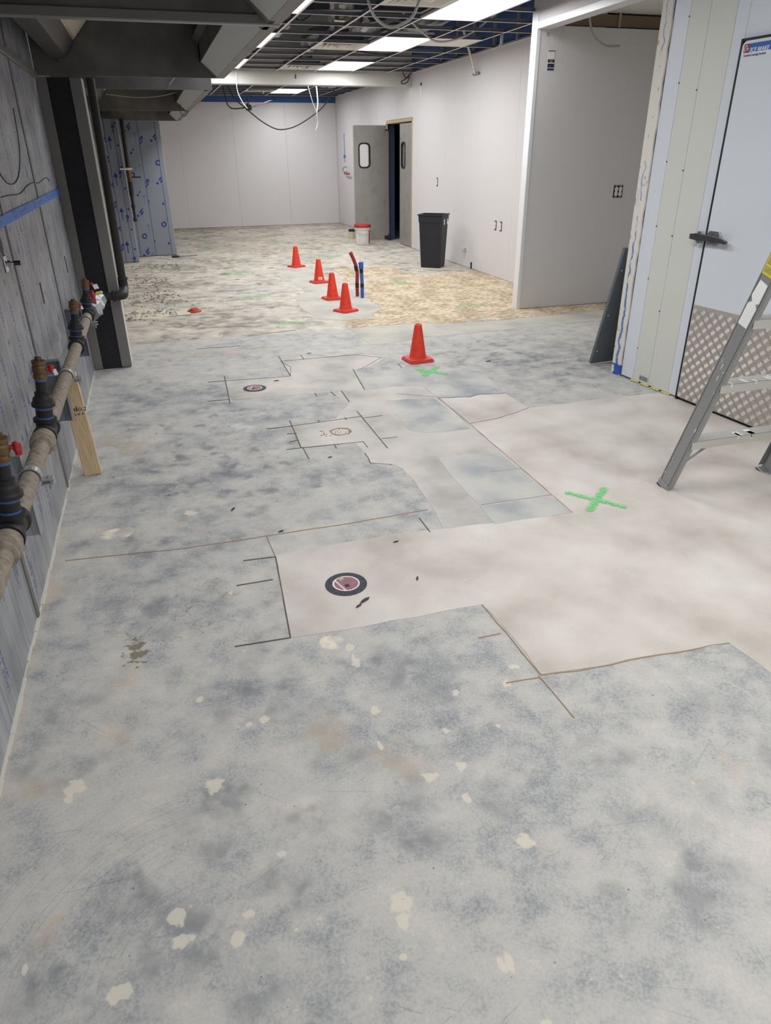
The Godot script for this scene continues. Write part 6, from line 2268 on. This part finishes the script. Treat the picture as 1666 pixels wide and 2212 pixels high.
	obj("gauge_body", st, M.chrome_dark, t)
	st = mb()
	lathe(st, [[0.052, 0.03], [0.0, 0.031]], 20, xform(Vector3(-0.04, 0.07, -0.1), Vector3(1, 0, 0), Vector3(0, 0, 1)))
	obj("gauge_face", st, M.paper, t)
	st = mb()
	box(st, Vector3(-0.075, -0.035, 0.06), Vector3(-0.06, 0.005, 0.42), 0.004)
	obj("lever", st, M.red_plastic, t)
	t = thing("pipe_stub", "short capped pipe stub low on the white wall beside the bin", "pipe stub", Vector3(4.47, 0.235, -10.44))
	st = mb()
	lathe(st, [[0.04, 0.0], [0.04, 0.005], [0.022, 0.008], [0.022, 0.04], [0.026, 0.042], [0.026, 0.055], [0.0, 0.056]], 16, xform(Vector3.ZERO, Vector3(0, 0, -1), Vector3(-1, 0, 0)))
	obj("stub", st, M.chrome, t)
	st = mb()
	box(st, Vector3(4.466, 0.004, -10.215), Vector3(4.4708, 0.095, -10.165), 0.0)
	tag(obj("wall_notch", st, M.ink), "small dark notch cut at the foot of the white wall", "notch")
	t = thing("wall_tag", "torn white tag under a small dark hole, high by the doors", "tag", Vector3(4.468, 2.5, -12.53))
	st = mb()
	prism(st, PackedVector2Array([Vector2(-0.03, -0.09), Vector2(0.02, -0.095), Vector2(0.032, -0.04), Vector2(0.022, 0.03), Vector2(-0.022, 0.03), Vector2(-0.032, -0.03)]), 0.003, xform(Vector3(0, 0, 0), Vector3(0, 0, 1), Vector3.UP))
	obj("paper", st, M.sign_white, t)
	st = mb()
	box(st, Vector3(-0.003, 0.035, -0.025), Vector3(0.002, 0.08, 0.025))
	obj("hole", st, M.ink, t)
	# pipe hanging before the first printed wing wall
	t = thing("hanging_pipe", "black gas drop pipe with a brass valve, hanging before the printed wing walls", "pipe", Vector3(-0.27, 0, -12.68))
	st = mb()
	tube(st, [Vector3(0.015, 2.06, 0), Vector3(0.0, 1.36, 0)], 0.03, 14)
	obj("pipe", st, M.black_iron, t)
	st = mb()
	lathe(st, [[0.028, 1.20], [0.036, 1.205], [0.036, 1.235], [0.03, 1.24], [0.036, 1.27], [0.036, 1.30], [0.03, 1.31], [0.036, 1.33], [0.036, 1.36], [0.028, 1.362]], 12)
	obj("valve", st, M.brass, t)
	st = mb()
	box(st, Vector3(0.03, 1.255, -0.01), Vector3(0.17, 1.275, 0.01), 0.004)
	obj("lever", st, M.ink, t)
	st = mb()
	tube(st, [Vector3(0.0, 1.2, 0), Vector3(-0.008, 1.0, 0)], 0.034, 14)
	tube(st, [Vector3(-0.008, 1.0, 0), Vector3(-0.012, 0.80, 0)], 0.024, 14)
	lathe(st, [[0.024, 0.83], [0.032, 0.835], [0.032, 0.865], [0.024, 0.87]], 12, Transform3D(Basis(), Vector3(-0.012, 0, 0)))
	tube(st, [Vector3(-0.012, 0.80, 0), Vector3(-0.013, 0.68, 0)], 0.020, 12)
	lathe(st, [[0.0, 0.62], [0.026, 0.63], [0.034, 0.655], [0.026, 0.685], [0.02, 0.69]], 14, Transform3D(Basis(), Vector3(-0.013, 0, 0)))
	obj("lower_pipe", st, M.black_iron, t)
	st = mb()
	lathe(st, [[0.034, 1.365], [0.036, 1.367], [0.036, 1.395], [0.034, 1.397]], 14)
	box(st, Vector3(-0.12, 1.37, -0.02), Vector3(0.06, 1.392, 0.038), 0.004)
	box(st, Vector3(-0.11, 1.372, -0.0995), Vector3(-0.085, 1.39, -0.015), 0.003)
	obj("clamp", st, M.paper, t)


# ---------------------------------------------------------------- loose wires and small fittings overhead
func build_cables() -> void:
	var list := [
		["hanging_cable", M.cable_dark, 0.012, "long dark cable drooping in a wide loop before the back wall", [Vector3(1.72, 2.75, -16), Vector3(1.85, 2.53, -16), Vector3(2.01, 2.40, -16), Vector3(2.29, 2.18, -16), Vector3(2.57, 2.03, -16), Vector3(2.79, 2.01, -16), Vector3(3.08, 2.09, -16), Vector3(3.47, 2.31, -16), Vector3(3.67, 2.48, -16), Vector3(3.86, 2.72, -16)]],
		["hanging_cable", M.cable_white, 0.006, "thin pale wire hanging down across the left end of the bulkhead", [Vector3(1.56, 2.74, -12.96), Vector3(1.545, 2.6, -12.96), Vector3(1.55, 2.45, -12.96), Vector3(1.61, 2.31, -12.96), Vector3(1.68, 2.22, -12.96)]],
		["hanging_cable", M.cable_white, 0.010, "thick white cable hanging straight behind the bulkhead", [Vector3(3.15, 2.74, -14.5), Vector3(3.17, 2.41, -14.5), Vector3(3.14, 2.22, -14.5), Vector3(3.15, 2.07, -14.5), Vector3(3.11, 1.95, -14.5)]],
		["hanging_cable", M.cable_grey, 0.005, "thin grey wire crossing the thick white cable behind the bulkhead", [Vector3(2.98, 2.74, -14.5), Vector3(3.07, 2.41, -14.5), Vector3(3.14, 2.22, -14.48), Vector3(3.15, 2.1, -14.48)]],
		["flexible_conduit", M.cable_grey, 0.011, "ribbed flexible conduit hanging in a loop below the grid", [Vector3(1.98, 2.82, -7.0), Vector3(2.03, 2.67, -7.0), Vector3(2.09, 2.59, -7.0), Vector3(2.2, 2.54, -7.0), Vector3(2.32, 2.57, -7.0), Vector3(2.42, 2.64, -7.0), Vector3(2.5, 2.82, -7.0)]],
		["flexible_conduit", M.cable_grey, 0.010, "grey flexible conduit swagging past the first two lights", [Vector3(2.75, 2.85, -8.3), Vector3(3.0, 2.74, -8.5), Vector3(3.3, 2.66, -8.7), Vector3(3.6, 2.72, -8.6), Vector3(3.85, 2.9, -8.4)]],
		["hanging_cable", M.cable_dark, 0.008, "tangle of dark wire at the right end of the bulkhead", [Vector3(4.27, 2.76, -12.9), Vector3(4.34, 2.67, -12.92), Vector3(4.39, 2.69, -12.9), Vector3(4.35, 2.61, -12.88), Vector3(4.27, 2.585, -12.9), Vector3(4.26, 2.62, -12.92), Vector3(4.33, 2.66, -12.9), Vector3(4.44, 2.76, -12.9)]],
		["hanging_cable", M.cable_grey, 0.010, "grey wire hanging from the alcove header with a bent free end", [Vector3(4.2, 2.78, -7.1), Vector3(4.22, 2.68, -7.1), Vector3(4.28, 2.55, -7.1), Vector3(4.42, 2.475, -7.1), Vector3(4.58, 2.475, -7.1)]],
		["hanging_cable", M.cable_grey, 0.004, "thin sagging wire strung across the second hood", [Vector3(-0.33, 2.2, -9.9), Vector3(0.0, 2.17, -9.9), Vector3(0.3, 2.19, -9.9), Vector3(0.58, 2.26, -9.9)]],
		["hanging_cable", M.cable_grey, 0.004, "short bent wire sticking out of the second hood's near end", [Vector3(0.42, 2.30, -7.05), Vector3(0.40, 2.2, -7.04), Vector3(0.33, 2.14, -7.03), Vector3(0.28, 2.09, -7.03)]],
	]
	for c in list:
		var st := mb()
		var pts := curve(c[4], 8)
		tube(st, pts, c[2], 8)
		if c[0] == "flexible_conduit":
			for k in range(1, pts.size() - 1):
				for q in 2:
					var p: Vector3 = pts[k].lerp(pts[k + 1], q * 0.5)
					var d: Vector3 = (pts[k + 1] - pts[k]).normalized()
					tube(st, [p - d * 0.003, p + d * 0.003], c[2] * 1.18, 8, false)
		tag(obj(c[0], st, c[1]), c[3], "cable")
	var t := thing("conduit_drop", "bright metal conduit slanting down to a bracket on the white wall", "conduit", Vector3(4.0, 2.4, -9.2))
	var st := mb()
	tube(st, [Vector3(0.20, 0.62, -1.0), Vector3(0.38, 0.26, -1.07), Vector3(0.43, 0.145, -1.09), Vector3(0.452, 0.115, -1.1)], 0.0145, 10)
	obj("tube", st, M.paper, t)
	st = mb()
	box(st, Vector3(0.446, 0.095, -1.18), Vector3(0.468, 0.125, -0.98), 0.003)
	obj("wall_bracket", st, M.grey_strip, t)
	t = thing("junction_box", "small dark junction box hung on a cable before the back wall", "junction box", Vector3(2.14, 2.40, -16.3))
	st = mb()
	box(st, Vector3(-0.055, -0.05, -0.03), Vector3(0.055, 0.05, 0.03), 0.008)
	box(st, Vector3(-0.04, 0.05, -0.02), Vector3(-0.01, 0.075, 0.02), 0.003)
	obj("box", st, M.cable_dark, t)
	st = mb()
	tube(st, curve([Vector3(-0.47, 0.342, 0), Vector3(-0.44, 0.16, 0), Vector3(-0.40, 0.03, 0), Vector3(-0.30, -0.02, 0), Vector3(-0.05, 0.0, 0)], 6), 0.012, 8)
	tube(st, [Vector3(0.05, 0.0, 0), Vector3(0.28, 0.08, -0.4), Vector3(0.62, 0.19, -1.2), Vector3(0.91, 0.275, -2.2)], 0.012, 8)
	tube(st, [Vector3(0.0, 0.05, 0), Vector3(0.0, 0.16, 0)], 0.010, 8)
	tube(st, curve([Vector3(0.0, -0.05, 0), Vector3(0.03, -0.09, 0), Vector3(0.07, -0.10, 0)], 4), 0.005, 6)
	obj("cable_tail", st, M.cable_dark, t)
	t = thing("sprinkler_head", "bright pendant sprinkler head under the far ceiling grid", "sprinkler", Vector3(2.56, 2.69, -17.0))
	st = mb()
	lathe(st, [[0.0, 0.0], [0.028, 0.004], [0.03, 0.012], [0.012, 0.02], [0.014, 0.045], [0.03, 0.05], [0.03, 0.056], [0.008, 0.06], [0.008, 0.3], [0.0, 0.3]], 14)
	obj("head", st, M.chrome, t)
	t = thing("bar_clip", "grey threaded clip hanging from the grid near the right wall", "clip", Vector3(4.02, 2.625, -8.6))
	st = mb()
	box(st, Vector3(-0.012, 0.0, -0.02), Vector3(0.012, 0.12, 0.02), 0.004)
	box(st, Vector3(-0.03, 0.0, -0.01), Vector3(0.03, 0.02, 0.01), 0.004)
	obj("clip", st, M.galvanised, t)
